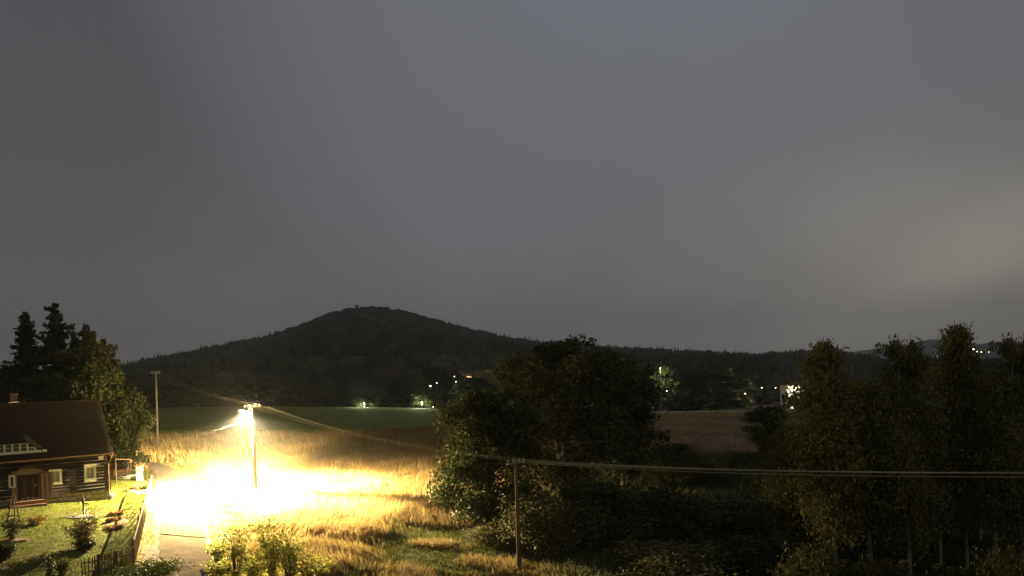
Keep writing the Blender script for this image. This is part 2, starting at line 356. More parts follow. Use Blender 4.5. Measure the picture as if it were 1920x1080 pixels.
# nearer wooded rise on the far right, before the town slope
# road sheets
def strip(name, i0, i1, m, dz):
    n = i1 - i0; c = 9; V = []
    for k in range(i0, i1):
        for j in range(c):
            p = RL[k] * (1 - j / (c - 1)) + RR[k] * (j / (c - 1)); wob = (fbm([p[1] * 1.0], [j * 3.0], .9, 2)[0] - .5) * .3 if j in (0, c - 1) else 0
            xx = p[0] + wob; V.append((xx, p[1], z1(xx, p[1]) + dz + .02 * math.sin(j / (c - 1) * PI)))
    i = np.arange(n * c).reshape(n, c); Fc = np.stack([i[:-1, :-1], i[:-1, 1:], i[1:, 1:], i[1:, :-1]], -1).reshape(-1, 4)
    return obj(name, np_mesh(name, V, Fc, m, None, True))
seam = int(np.argmin(np.abs(RCc[:, 1] - G(345, 1008).y)))
r1 = strip('road', 0, seam + 1, M['asphalt'], .035); r1['kind'] = 'structure'
r2 = strip('gravel_lane', seam, 160, M['gravel'], .03); r2['kind'] = 'structure'
mb = MB(); a = RL[seam]; b = RR[seam]   # drain strip across the road at the seam
mb.tube([(a[0], a[1], z1(a[0], a[1]) + .05), ((a[0] + b[0]) / 2, (a[1] + b[1]) / 2 - .05, z1((a[0] + b[0]) / 2, (a[1] + b[1]) / 2) + .065), (b[0], b[1], z1(b[0], b[1]) + .04)], .028, 6)
tag(mb.build('drain_channel', M['rust']), 'thin rusty drain strip crossing the asphalt road where the paler lane begins', 'drain')
# ================================================================== GRASS (stuff)
def grass(name, x, y, m, hs=1.0, blades=5, wid=.02, seed=1, spread=.16, lean=.5, cvar=.2):
    r = np.random.default_rng(seed); c, h = zones(x, y); h = h * hs * (.6 + .8 * r.random(len(x))); ok = h > .02
    x, y, c, h = x[ok], y[ok], c[ok], h[ok]; n = len(x); B = blades
    x = np.repeat(x, B) + r.normal(0, spread, n * B); y = np.repeat(y, B) + r.normal(0, spread, n * B); h = np.repeat(h, B) * (.6 + .7 * r.random(n * B)); c = np.repeat(c, B, 0) * (1 + cvar * r.normal(0, 1, (n * B, 1))).clip(.4, 1.7)
    rdd = road_dist(x, y); k = rdd > .03; x, y, h, c = x[k], y[k], h[k], c[k]
    z = Z(x, y) - .02; a = r.random(len(x)) * 2 * PI; wd = wid * (.7 + .8 * r.random(len(x))) * (1 + h)
    la = fbm(x, y, 6, 2) * 9; lx = np.cos(la) * lean * h + r.normal(0, .2, len(x)) * h; ly = np.sin(la) * lean * h + r.normal(0, .2, len(x)) * h
    dx = np.cos(a) * wd; dy = np.sin(a) * wd
    V = np.stack([np.c_[x - dx, y - dy, z], np.c_[x + dx, y + dy, z], np.c_[x + lx, y + ly, z + h]], 1).reshape(-1, 3)
    o = obj(name, np_mesh(name, V, np.arange(len(V)).reshape(-1, 3), m, np.repeat(c, 3, 0))); o['kind'] = 'stuff'; return o
r = np.random.default_rng(3)
def scatter(n, x0, x1, y0, y1, fn):
    x = r.uniform(x0, x1, n); y = r.uniform(y0, y1, n); k = fn(x, y); return x[k], y[k]
inview = lambda x, y: (x / y > -.70) & (x / y < .69)
GC = (-52.0, 1e9)
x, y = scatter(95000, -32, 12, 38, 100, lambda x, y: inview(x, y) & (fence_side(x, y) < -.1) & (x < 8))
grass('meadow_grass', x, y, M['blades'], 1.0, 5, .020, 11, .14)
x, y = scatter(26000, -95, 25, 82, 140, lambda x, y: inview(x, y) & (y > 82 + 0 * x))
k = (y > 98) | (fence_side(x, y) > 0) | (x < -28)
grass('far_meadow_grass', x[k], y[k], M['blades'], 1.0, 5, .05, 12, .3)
x, y = scatter(60000, -42, -19, 38, 71.0, lambda x, y: inview(x, y) & (fence_side(x, y) > .1))
grass('lawn_grass', x, y, M['blades'], 1.0, 5, .012, 13, .1, .6)
x, y = scatter(16000, 14, 75, 96, 190, lambda x, y: inview(x, y))
grass('tan_field_grass', x, y, M['blades'], .8, 4, .06, 14, .3)
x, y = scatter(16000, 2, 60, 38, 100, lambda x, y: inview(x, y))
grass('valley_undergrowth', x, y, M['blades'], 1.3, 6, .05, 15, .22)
# ================================================================== FOLIAGE GENERATORS
def leafquads(C, size, r, up=.0, asp=1.5, droop=None):
    n = len(C); u = r.normal(0, 1, (n, 3)); u[:, 2] = u[:, 2] * .6 - (0 if droop is None else droop); u /= np.linalg.norm(u, axis=1)[:, None]
    w_ = r.normal(0, 1, (n, 3)); w_[:, 2] += up; v = np.cross(u, w_); v /= np.linalg.norm(v, axis=1)[:, None]
    s = size * (.6 + .8 * r.random(n))[:, None]
    V = np.stack([C - u * s * asp * .5, C + v * s * .38, C + u * s * asp * .5, C - v * s * .38], 1).reshape(-1, 3)
    return V, np.arange(4 * n).reshape(-1, 4)
def leaf_tint(n, r, base, alt, f=.25, var=.25):
    c = np.tile(np.array(base), (n, 1)); k = r.random(n) < f; c[k] = np.array(alt)
    c *= (1 + var * r.normal(0, 1, (n, 1))).clip(.45, 1.6); return np.repeat(c, 4, 0)
def broadleaf(key, seed, H=16, R=7, nl=9000, leaf=.3, base=(.055, .075, .02), alt=(.10, .07, .02), altf=.2, trunk_r=.28, crown0=.18, fork=3, barkm='bark', envelope=None, limbs=26, droop=.2, clump=.75, sub=5):
    """tapered trunk with limbs, leaf clumps at the limb ends and through the crown"""
    r = np.random.default_rng(seed); mb = MB(); C = []
    lean = r.normal(0, .25, 2)
    tops = []
    for f in range(fork):
        a = 2 * PI * f / fork + r.random(); sp = R * .28 if fork > 1 else 0; pts = []; rad = []
        for k in range(9):
            t = k / 8; s = max(0, (t - .22)) / .78
            pts.append((lean[0] * t + math.cos(a) * sp * s ** .8 + r.normal(0, .12) * s, lean[1] * t + math.sin(a) * sp * s ** .8 + r.normal(0, .12) * s, H * (.93 if barkm == 'bark' else .78) * t)); rad.append(trunk_r * (1 - t) ** .8 * (1 if t < .2 else .8) + .02)
        mb.tube(pts, rad, 7); tops.append(pts)
    env = envelope or (lambda t: math.sin(PI * min(1, max(0, t)) ** .75) ** .6)
    for l in range(limbs):
        pts0 = tops[l % fork]; t = crown0 + (1 - crown0) * (l + r.random()) / limbs; fi = t * 8 * .95; i = min(int(fi), 7); q = Vector(pts0[i]).lerp(Vector(pts0[i + 1]), fi - i)
        a = l * 2.4 + r.normal(0, .4); e = env((t - crown0) / (1 - crown0)); L = R * e * (.75 + .35 * r.random())
        P = [q]; d = Vector((math.cos(a), math.sin(a), .55 + .4 * r.random()))
        for k in range(4):
            p = P[-1] + d.normalized() * L / 4; d = d + Vector((r.normal(0, .15), r.normal(0, .15), -.22 * (1 + droop) + r.normal(0, .1))); P.append(p)
        rr = max(.03, trunk_r * .38 * (1 - t * .6)); mb.tube([tuple(p) for p in P], [rr, rr * .8, rr * .6, rr * .35, .012], 5, False)
        for k in range(sub):
            u = .35 + .65 * r.random(); fi = u * 4; i = min(int(fi), 3); q2 = P[i].lerp(P[i + 1], fi - i)
            d2 = Vector((r.normal(0, 1), r.normal(0, 1), r.normal(.1, .5))).normalized() * (R * .22 * (.5 + r.random()))
            mb.tube([tuple(q2), tuple(q2 + d2 * .6 + Vector((0, 0, .05))), tuple(q2 + d2)], [.03, .02, .008], 4, False); C.append(q2 + d2); C.append(q2 + d2 * .5)
        C.append(P[-1]); C.append(P[3])
    C = np.array([tuple(c) for c in C]); per = max(1, nl // len(C)); cs = clump * R / 7 * (.6 + .9 * r.random(len(C))) * np.where(C[:, 2] > .86 * C[:, 2].max(), .45, 1)
    ctr = np.repeat(C, per, 0); off = np.clip(r.normal(0, 1, ctr.shape), -1.45, 1.45) * np.repeat(cs, per)[:, None] * np.array([1, 1, .7]); ctr = ctr + off
    ctr[:, 2] = np.maximum(ctr[:, 2], .15)
    V, Fc = leafquads(ctr, leaf, r, droop=droop); clumpc = np.repeat(1 + .22 * r.normal(0, 1, len(C)), per).clip(.5, 1.5)
    tn = leaf_tint(len(ctr), r, base, alt, altf) * np.repeat(clumpc, 4)[:, None]
    tm = mb.build(key + '_wood', M[barkm]); tme = tm.data; bpy.data.objects.remove(tm)
    return dict(trunk=tme, crown=np_mesh(key + '_leaves', V, Fc, M['leaf'], tn), H=float(ctr[:, 2].max()), R=float(np.percentile(np.hypot(ctr[:, 0], ctr[:, 1]), 97)))
def conifer(key, seed, H=17, R=3.2, base=(.03, .042, .022), irregular=.15, bare=.06, dens=1.0, leaf=.3, steps=40, ex=.75):
    r = np.random.default_rng(seed); mb = MB(); mb.tube([(0, 0, 0), (.05, 0, H * .5), (0, .05, H)], [.26, .15, .02], 7); Cs = []; Us = []
    for k in range(steps):
        t = bare + (1 - bare) * (k + .3 * r.random()) / steps; z = H * t + r.normal(0, .12); L0 = R * (1 - t) ** ex * (1 + irregular * r.normal()) + .12
        for j in range(int(7 - 2 * t)):
            a = r.random() * 2 * PI; zj = z + r.normal(0, .22); L = L0 * (.55 + .55 * r.random()); n = max(3, int(L * 9 * dens)); s = np.linspace(.08, 1, n)
            px = np.cos(a) * L * s; py = np.sin(a) * L * s; pz = zj - L * .30 * s + L * .22 * s ** 2.5
            w_ = .05 + .16 * L * (1 - s)
            for q in (-1, 0, 1):
                Cs.append(np.c_[px - np.sin(a) * w_ * q * 1.2, py + np.cos(a) * w_ * q * 1.2, pz - .08 * abs(q) - .07 * r.random(n)])
            if L > 1: mb.tube([(0, 0, z), (math.cos(a) * L * .5, math.sin(a) * L * .5, z - L * .13), (px[-1], py[-1], pz[-1])], [.04, .025, .006], 3, False)
    C = np.concatenate(Cs) + r.normal(0, .06, (sum(len(c) for c in Cs), 3)); V, Fc = leafquads(C, leaf, r, asp=1.7, droop=.7)
    tm = mb.build(key + '_wood', M['bark']); tme = tm.data; bpy.data.objects.remove(tm)
    return dict(trunk=tme, crown=np_mesh(key + '_needles', V, Fc, M['needle'], leaf_tint(len(C), r, base, tuple(v * 1.5 for v in base), .25)), H=H, R=R)
birch_env = lambda t: (.45 + .9 * t if t < .45 else .85 * (1 - (t - .45) / .55) ** .7) * .9 + .1
L = {}
L['maple'] = broadleaf('maple', 21, 16, 7, 21000, .26, (.062, .076, .024), (.10, .07, .024), .25, .34, .16, 3, limbs=34, clump=.8)
L['chestnut'] = broadleaf('chestnut', 22, 13, 4.6, 36000, .22, (.058, .074, .022), (.09, .07, .022), .14, .24, .02, 2, limbs=34, droop=.8, clump=1.0)
L['ash'] = broadleaf('ash', 23, 14, 6, 22000, .26, (.055, .070, .026), (.085, .068, .024), .15, .26, .15, 3, limbs=30)
L['birch_a'] = broadleaf('birch_a', 24, 16, 2.7, 22000, .12, (.135, .135, .040), (.19, .14, .045), .25, .12, .26, 1, 'birch', birch_env, 40, droop=1.0, clump=1.35, sub=6)
L['birch_b'] = broadleaf('birch_b', 25, 16, 3.2, 24000, .12, (.125, .132, .042), (.19, .13, .045), .22, .12, .24, 2, 'birch', birch_env, 44, droop=1.0, clump=1.25, sub=6)
L['far_a'] = broadleaf('far_a', 26, 12, 5.5, 4200, .8, (.038, .048, .018), (.06, .05, .02), .2, .3, .06, 2, limbs=18, sub=3)
L['far_b'] = broadleaf('far_b', 27, 13, 4.2, 3800, .75, (.034, .046, .020), (.05, .05, .02), .2, .3, .05, 2, limbs=18, sub=3)
L['far_spruce'] = conifer('far_spruce', 28, 16, 3.0, (.020, .030, .016), .15, .03, .5, .6, 22)
L['spruce'] = conifer('spruce', 29, 17, 3.6, (.022, .032, .018), .16, .05, 1.0, .28, 78)
L['fir'] = conifer('fir', 30, 17, 4.3, (.022, .032, .018), .36, .08, .9, .32, 58, .62)
pine_env = lambda t: .35 + .65 * math.sin(PI * min(1, max(0, t * .9 + .1))) ** .6
L['pine'] = broadleaf('pine', 31, 13, 4.4, 20000, .30, (.042, .054, .018), (.06, .058, .018), .3, .26, .08, 1, envelope=pine_env, limbs=34, droop=.3, clump=.62, sub=6)
L['bush'] = broadleaf('bush', 32, 3.0, 1.9, 9000, .12, (.062, .072, .024), (.095, .075, .026), .2, .07, .02, 4, limbs=24, clump=1.3, sub=4)
L['bush_b'] = broadleaf('bush_b', 33, 2.6, 2.1, 9000, .11, (.10, .10, .035), (.15, .12, .035), .25, .07, .02, 5, limbs=24, clump=1.4, sub=4)
def plant_tree(key, px, pytop, D, wpx, name, label, cat='tree', group=None, rz=None, base_z=None, sink=0, dark=None):
    P = L[key]; top = at(px, pytop, D); bz = z1(top.x, top.y) if base_z is None else base_z
    H = top.z - bz; sz = H / P['H']; sx = wpx * D / F / 2 / P['R']
    t = thing(name, label, cat, (top.x, top.y, bz - sink), random.random() * 6.28 if rz is None else rz, group, (sx, sx, sz))
    obj('trunk', P['trunk'], t); obj('crown', P['crown'], t); return t
# ---- conifers behind the cottage
plant_tree('spruce', 47, 586, 88, 140, 'spruce_tree', 'slender pointed dark spruce, the leftmost of the trees behind the log cottage')
plant_tree('fir', 101, 569, 86, 150, 'fir_tree', 'tallest dark fir with ragged whorls, behind the log cottage roof')
plant_tree('pine', 152, 607, 84, 112, 'pine_tree', 'dark round-topped pine standing close beside the tallest fir')
plant_tree('pine', 185, 648, 76, 106, 'pine_tree', 'olive lit pine behind the right end of the cottage roof', rz=2.2)
plant_tree('pine', 234, 716, 80, 84, 'pine_tree', 'low lit pine whose bough reaches out right over the dry meadow', rz=4.0)
plant_tree('ash', 10, 690, 92, 60, 'ash_tree', 'low dark leafy tree under the slender spruce at the cottage chimney')
plant_tree('ash', 90, 700, 82, 150, 'ash_tree', 'dark leafy tree filling the gap behind the middle of the cottage roof', rz=1)
# ---- big deciduous trees
plant_tree('maple', 1052, 628, 70, 300, 'maple_tree', 'tallest broad tree in the middle, with pale forked trunks', rz=0.3)
plant_tree('chestnut', 908, 722, 61, 200, 'chestnut_tree', 'drooping large-leaved tree at the meadow edge, lit by the street lamp')
plant_tree('ash', 1160, 672, 78, 160, 'ash_tree', 'dark tree right behind the tallest broad tree, beside the tan field', rz=2)
plant_tree('ash', 1440, 760, 96, 90, 'ash_tree', 'small dark tree with a bare trunk at the right end of the tan field', rz=3)
# ---- birches
BG = 'birches in the valley on the right'
for (key, px, py, D, wpx, lab) in [
    ('birch_a', 1556, 636, 46, 165, 'birch with a thin whippy top, leftmost of the tall birches'),
    ('birch_b', 1692, 630, 45, 160, 'birch with the pale double trunk, second of the tall birches'),
    ('birch_a', 1800, 604, 47, 120, 'tallest birch, its top before the lights of the far town'),
    ('birch_b', 1905, 626, 44, 150, 'dark round-topped birch at the right border of the view'),
    ('birch_a', 1622, 712, 53, 170, 'lower birch between the leftmost and the double-trunked birch'),
    ('birch_b', 1752, 700, 52, 170, 'lower birch between the double-trunked and the tallest birch'),
    ('birch_a', 1855, 705, 54, 170, 'lower birch between the tallest and the round-topped birch'),
    ('birch_b', 1588, 770, 57, 190, 'low back birch seen between the trunks of the two leftmost tall birches'),
    ('birch_a', 1710, 775, 58, 190, 'low back birch behind the double-trunked birch'),
    ('birch_b', 1830, 770, 58, 190, 'low back birch behind the tallest birch'),
    ('birch_b', 1490, 790, 50, 150, 'short birch on the left flank of the birch group')]:
    plant_tree(key, px, py, D, wpx, 'birch_tree', lab, 'birch', BG)
for (px, py, D, wpx, k, lab) in [
    (1262, 832, 86, 110, 'bush', 'round dark shrub standing out against the tan field, left one of two'),
    (1322, 860, 84, 90, 'bush_b', 'low dark shrub on the lower edge of the tan field, right one of two'),
    (1120, 905, 58, 210, 'bush', 'dark shrub under the tallest broad tree, beside the wooden pole'),
    (1010, 925, 55, 150, 'bush_b', 'shrub right behind the foot of the wooden pole'),
    (1230, 920, 60, 200, 'bush', 'wide dark shrub below the round shrub at the tan field'),
    (1350, 930, 66, 220, 'bush_b', 'dark shrub in the hollow below the middle of the tan field'),
    (1455, 935, 60, 140, 'bush', 'shrub at the foot of the short birch'),
    (1530, 1020, 42, 130, 'bush_b', 'faintly lit olive shrub below the leftmost tall birch'),
    (1640, 1046, 41, 120, 'bush_b', 'faintly lit olive shrub left of the pale double trunk'),
    (1785, 1062, 40, 130, 'bush', 'shrub right of the pale double trunk, below the tallest birch'),
    (1885, 1028, 39, 110, 'bush_b', 'faintly lit olive shrub below the round-topped birch'),
    (925, 985, 56, 120, 'bush_b', 'small-leaved shrub under the drooping tree, left of the wooden pole'),
    (1420, 1010, 52, 210, 'bush', 'dark shrub at the lower edge of the view left of the lit olive shrubs'),
    (1260, 1020, 50, 230, 'bush_b', 'dark shrub at the lower edge of the view below the wide dark shrub')]:
    plant_tree(k, px, py, D, wpx, 'shrub', lab, 'shrub', 'shrubs in the dark valley')
# ---- tree line behind the green field and in the valley beyond (one group, not told apart in the dark)
TL = 'trees of the dark line behind the green field'; tlab = 'dark tree in the unbroken line behind the green field'
rr = random.Random(5)
for i, px in enumerate(range(205, 905, 21)):
    D = rr.uniform(236, 300); py = rr.uniform(700, 745) - (14 if px > 800 else 0); k = rr.choice(['far_a', 'far_b', 'far_a', 'far_spruce'])
    plant_tree(k, px + rr.uniform(-8, 8), py, D, rr.uniform(50, 105) * (.6 if k == 'far_spruce' else 1), 'field_tree', {'far_a': 'broad leafy tree in the dark line behind the green field', 'far_b': 'narrow leafy tree in the dark line behind the green field', 'far_spruce': 'pointed spruce in the dark line behind the green field'}[k], 'tree', TL)
VL = 'trees in the valley beyond the tan field'; vlab = 'dark tree in the mass beyond the tan field'
for i in range(60):
    px = rr.uniform(1120, 1720); D = rr.uniform(190, 430); py = rr.uniform(690, 770) if D > 260 else rr.uniform(745, 790); k = rr.choice(['far_a', 'far_b', 'far_a', 'far_spruce'])
    if 1440 < px < 1530 and py < 748: py = 750
    plant_tree(k, px, py, D, rr.uniform(60, 110) * 220 / D * (.6 if k == 'far_spruce' else 1), 'valley_tree', {'far_a': 'broad leafy tree in the dark mass beyond the tan field', 'far_b': 'narrow leafy tree in the dark mass beyond the tan field', 'far_spruce': 'pointed spruce in the dark mass beyond the tan field'}[k], 'tree', VL)
plant_tree('far_a', 1330, 694, 255, 150, 'valley_tree', 'broad round dark tree standing above the others beyond the tan field')
plant_tree('far_spruce', 1467, 705, 280, 26, 'valley_tree', 'small pointed spruce just left of the floodlit white building', 'spruce')
plant_tree('far_a', 850, 705, 250, 90, 'field_tree', 'tall dark tree between the two village lights behind the green field')
# ================================================================== FOREST on the hill (stuff)
def ico():
    import bmesh
    b = bmesh.new(); bmesh.ops.create_icosphere(b, subdivisions=1, radius=1); V = np.array([v.co[:] for v in b.verts]); Fc = np.array([[v.index for v in f.verts] for f in b.faces]); b.free(); return V, Fc
IV, IF = ico()
def cone_unit(n=6, tiers=3):
    V = []; Fc = []
    for t in range(tiers):
        z0 = .12 + t * .26; z1_ = min(1.0, z0 + .42); rr_ = .5 * (1 - t * .28); i = len(V); V.append((0, 0, z1_))
        for j in range(n): a = 2 * PI * j / n + t * .5; V.append((rr_ * math.cos(a), rr_ * math.sin(a), z0))
        for j in range(n): Fc.append((i, i + 1 + j, i + 1 + (j + 1) % n))
    return np.array(V), np.array(Fc)
KV, KF = cone_unit()
def forest(name, X, Y, Zf, hgt, wid, con, seed, m, tintc=(.026, .032, .016)):
    r = np.random.default_rng(seed); VV = []; FF = []; TT = []; o = 0
    for kind, (BV, BF) in ((True, (KV, KF)), (False, (IV * np.array([.5, .5, .36]) + np.array([0, 0, .62]), IF))):
        k = con if kind else ~con; n = int(k.sum())
        if not n: continue
        a = r.random(n) * 6.28; c, s = np.cos(a)[:, None], np.sin(a)[:, None]; jit = 1 + r.normal(0, .13, (n, len(BV)))
        bx = BV[None, :, 0] * jit; by = BV[None, :, 1] * jit; w_ = wid[k][:, None] * (1 if not kind else .62)
        x = X[k][:, None] + (bx * c - by * s) * w_; y = Y[k][:, None] + (bx * s + by * c) * w_; z = Zf[k][:, None] + BV[None, :, 2] * (jit * .35 + .65) * hgt[k][:, None]
        VV.append(np.stack([x, y, z], -1).reshape(-1, 3)); FF.append((BF[None] + (np.arange(n) * len(BV))[:, None, None] + o).reshape(-1, 3)); o += n * len(BV)
        t = np.array(tintc) * (1 + .3 * r.normal(0, 1, (n, 1))).clip(.4, 1.9) * np.where(kind, .8, 1.1) * (1 + np.c_[r.normal(0, .12, n), np.zeros(n), np.zeros(n)]); t = t * (.55 + .9 * fbm(X[k], Y[k], 160, 4))[:, None] * (.8 + .4 * fbm(X[k] + 999, Y[k], 40, 2))[:, None]; TT.append(np.repeat(t, len(BV), 0))
    o_ = obj(name, np_mesh(name, np.concatenate(VV), np.concatenate(FF), m, np.concatenate(TT))); o_['kind'] = 'stuff'; return o_
r = np.random.default_rng(17); n = 9500
y = np.sqrt(r.uniform(400 ** 2, 1530 ** 2, n)); th = r.uniform(-.72, .56, n); x = th * y
extra = 1500; ye = r.uniform(1440, 1520, extra); te = r.uniform(-.72, .56, extra); x = np.r_[x, te * ye]; y = np.r_[y, ye]; th = np.r_[th, te]
summit = np.exp(-((th - ray(720, 580)[0]) / .14) ** 2) * (y > 1000); con = r.random(len(x)) > .25 + .75 * summit
h = r.uniform(9, 17, len(x)) * np.where(con, 1.0, 1.0); wd = r.uniform(9, 17, len(x)) * np.where(con, .85, 1.2)
ex_ = np.arange(len(x)) >= n; h = np.where(ex_ & con, rng.uniform(13, 22, len(x)), h); wd = np.where(ex_ & con, rng.uniform(8, 12, len(x)), wd)
forest('forest', x, y, Z(x, y) - .5, h, wd, con, 5, M['forest'])
n = 5200; y = r.uniform(4700, 5450, n); th = r.uniform(.30, .70, n); x = th * y
n2_ = 500; x = np.r_[x, r.uniform(-.68, -.6, n2_) * 5300]; y = np.r_[y, np.full(n2_, 5300.)]
forest('distant_forest', x, y, ZF(x, y) - 4, r.uniform(10, 20, len(x)), r.uniform(25, 45, len(x)), np.zeros(len(x), bool), 6, M['forest'])
# wooded rise behind the birches (darker, nearer than the blue hills)
n = 2600; y = r.uniform(560, 1000, n); th = r.uniform(.37, .70, n); x = th * y
forest('valley_wood', x, y, Z(x, y) - 1, r.uniform(9, 15, n), r.uniform(8, 14, n), r.random(n) > .6, 7, M['forest'])
# lookout tower on the summit
tp = at(669, 572, 1478); tz = z1(tp.x, tp.y)
tw = thing('lookout_tower', 'tiny square lookout tower on the wooded summit of the hill', 'tower', (tp.x, tp.y, tz)); hh = tp.z - tz
MB().box(-2.6, 2.6, -2.6, 2.6, 0, hh - 2.6).build('shaft', M['darkstone'], tw)
MB().box(-3.3, 3.3, -3.3, 3.3, hh - 2.6, hh - 2.0).build('gallery', M['darkstone'], tw)
mb = MB()
for sx in (-1, 1):
    for sy in (-1, 1): MB().box(sx * 2.7 - .3, sx * 2.7 + .3, sy * 2.7 - .3, sy * 2.7 + .3, hh - 2.0, hh - .5).build('post', M['darkstone'], tw)
MB().box(-3.6, 3.6, -3.6, 3.6, hh - .5, hh).build('roof', M['darkstone'], tw)
# ================================================================== COTTAGE
HO = at(201, 931, 62.0); HO.z = 2.0
ha = math.radians(36); ca, sa = math.cos(ha), math.sin(ha)
house = thing('log_cottage', 'dark log cottage with white chinking and a steep dark roof, left of the lamp', 'cottage', HO, ha)
def onwall(px, py, yl=0.0):
    a, b = ray(px, py)   # intersect with plane local y = yl
    ox = HO.x - sa * yl; oy = HO.y + ca * yl
    # point = (a d, d); ((a d - ox) * -sa + (d - oy) * ca) = 0
    d = (-ox * sa + oy * ca) / (-a * sa + ca)
    return ((a * d - ox) * ca + (d - oy) * sa, CAMZ + b * d - HO.z)
WL, WH = -17.0, onwall(208, 850)[1]
STONE_H = .55
def rect(x0, y0, x1, y1):
    A = onwall(x0, y1); B = onwall(x1, y0); return (A[0], B[0], A[1], B[1])
win1 = rect(158, 871, 179, 901); win2 = rect(92, 879, 115, 908); win3 = rect(-24, 893, -1, 921)
door = rect(33, 888, 70, 938)
opens = [(win1[0], win1[1], win1[2], win1[3]), (win2[0], win2[1], win2[2], win2[3]), (win3[0], win3[1], win3[2], win3[3]), (door[0], door[1], 0, door[3])]
# core wall (chinking face), then logs proud of it
mb = MB(); mb.box(WL, 0, .06, 9.8, STONE_H, WH); mb.build('chinking_wall', M['chink'], house)
MB().box(WL, .05, .02, 9.85, -.6, STONE_H).build('foundation', M['mortar'], house)
NR = 12; rh = (WH - STONE_H) / NR; shared = {}
def logpiece(L_):
    key = round(L_, 1)
    if key not in shared:
        v = []; n = 8
        mb = MB(); mb.prism([(0, 0), (0, 1), (1, 1), (1, 0)], 0, 1)
        P = []
        for j in range(n): q = -PI / 2 + PI * j / (n - 1); P.append((-.032 * math.cos(q), rh * .5 + rh * .42 * math.sin(q)))
        me = bpy.data.meshes.new('log'); V = [(0, a_, b_) for a_, b_ in P] + [(key, a_, b_) for a_, b_ in P]; Fc = [(j, j + 1, n + j + 1, n + j) for j in range(n - 1)] + [tuple(range(n)), tuple(range(2 * n - 1, n - 1, -1)), (0, n, 2 * n - 1, n - 1)]
        me.from_pydata(V, [], Fc); me.materials.append(M['log']); me.polygons.foreach_set('use_smooth', [True] * (n - 1) + [False] * 3); shared[key] = me
    return shared[key], key
for row in range(NR):
    z0 = STONE_H + row * rh; segs = [(WL, 0.0)]
    for (a_, b_, c_, d_) in opens:
        if c_ < z0 + rh * .7 and d_ > z0 + rh * .3:
            ns = []
            for (s0, s1) in segs:
                if b_ <= s0 or a_ >= s1: ns.append((s0, s1)); continue
                if a_ - s0 > .15: ns.append((s0, a_))
                if s1 - b_ > .15: ns.append((b_, s1))
            segs = ns
    for (s0, s1) in segs:
        me, kx = logpiece(s1 - s0); o = obj('log', me, house); o.location = (s0, 0.0, z0 + random.uniform(-.012, .012)); o.scale = ((s1 - s0) / kx, random.uniform(.85, 1.2), random.uniform(.93, 1.08))
# gable logs (right end wall), simple
for row in range(NR):
    z0 = STONE_H + row * rh; MB().box(-.02, .07, .1, 9.7, z0 + .03, z0 + rh - .03).build('log', M['log'], house)
# dark vertical posts
for (x0, y0, x1, y1) in ((131, 878, 142, 921), (197, 868, 206, 927)):
    R_ = rect(x0, y0, x1, y1); MB().box(R_[0], R_[1], -.17, -.02, STONE_H - .05, R_[3]).build('post', M['log'], house)
# foundation stones
sme = []
for k in range(5):
    V = IV * np.array([.5, .5, .5]); V = np.sign(V) * np.abs(V) ** .55 * .62 * (1 + .12 * np.random.default_rng(k).normal(0, 1, V.shape)); sme.append(np_mesh('stone', V, IF, M['stone'], None, False))
x = -8.8
for rowz in (.06, .34):
    x = -8.8
    while x < -.1:
        wdt = random.uniform(.28, .62); o = obj('stone', random.choice(sme), house); o.location = (x + wdt / 2, -.03, rowz + .1 + random.uniform(-.02, .02)); o.scale = (wdt * .95, .16, random.uniform(.22, .29)); o.rotation_euler = (0, random.uniform(-.08, .08), 0); x += wdt
# windows
def window(R_, name='window'):
    x0, x1, z0, z1_ = R_; f = .17; w_ = obj_frame = MB()
    w_.box(x0, x0 + f, -.16, .02, z0, z1_); w_.box(x1 - f, x1, -.16, .02, z0, z1_); w_.box(x0 + f, x1 - f, -.158, .02, z1_ - f, z1_); w_.box(x0 + f, x1 - f, -.158, .02, z0, z0 + f)
    o = w_.build(name, M['white'], house)
    MB().box(x0 - .04, x1 + .04, -.24, -.163, z0 - .06, z0 - .01).build('sill', M['white'], o)
    MB().box(x0 + f, x1 - f, -.03, -.015, z0 + f, z1_ - f).build('pane', M['glass'], o)
    xm = (x0 + x1) / 2; MB().box(xm - .018, xm + .018, -.06, -.032, z0 + f, z1_ - f).build('sash_bar', M['white'], o)
    for s in (0, 1):
        cw = (x1 - x0 - 2 * f) * .40; xx = x0 + f + .02 if s == 0 else x1 - f - cw - .02
        c = MB(); n = 7
        V = []; 
        for j in range(n + 1): V += [(xx + cw * j / n, -.012 + .02 * (j % 2) * .3 - .03 * 0, z0 + f + .02), (xx + cw * j / n, -.012 + .02 * (j % 2) * .3, z1_ - f)]
        me = bpy.data.meshes.new('curtain'); me.from_pydata([(a_, b_ - .024, c_) for a_, b_, c_ in V], [], [(2 * j, 2 * j + 2, 2 * j + 3, 2 * j + 1) for j in range(n)]); me.materials.append(M['curtain']); obj('curtain', me, o)
    return o
for R_ in (win1, win2, win3): window(R_)
# white open casement seen edge-on left of the door
R_ = rect(16, 890, 28, 915); ow = MB().box(R_[0], R_[0] + .12, -.22, -.17, R_[2], R_[3]).box(R_[1] - .12, R_[1], -.22, -.17, R_[2], R_[3]).box(R_[0] + .12, R_[1] - .12, -.218, -.17, R_[3] - .12, R_[3]).box(R_[0] + .12, R_[1] - .12, -.218, -.17, R_[2], R_[2] + .12).build('window', M['plaster'], house)
MB().box(R_[0] + .12, R_[1] - .12, -.20, -.185, R_[2] + .12, R_[3] - .12).build('pane', M['glass'], ow)
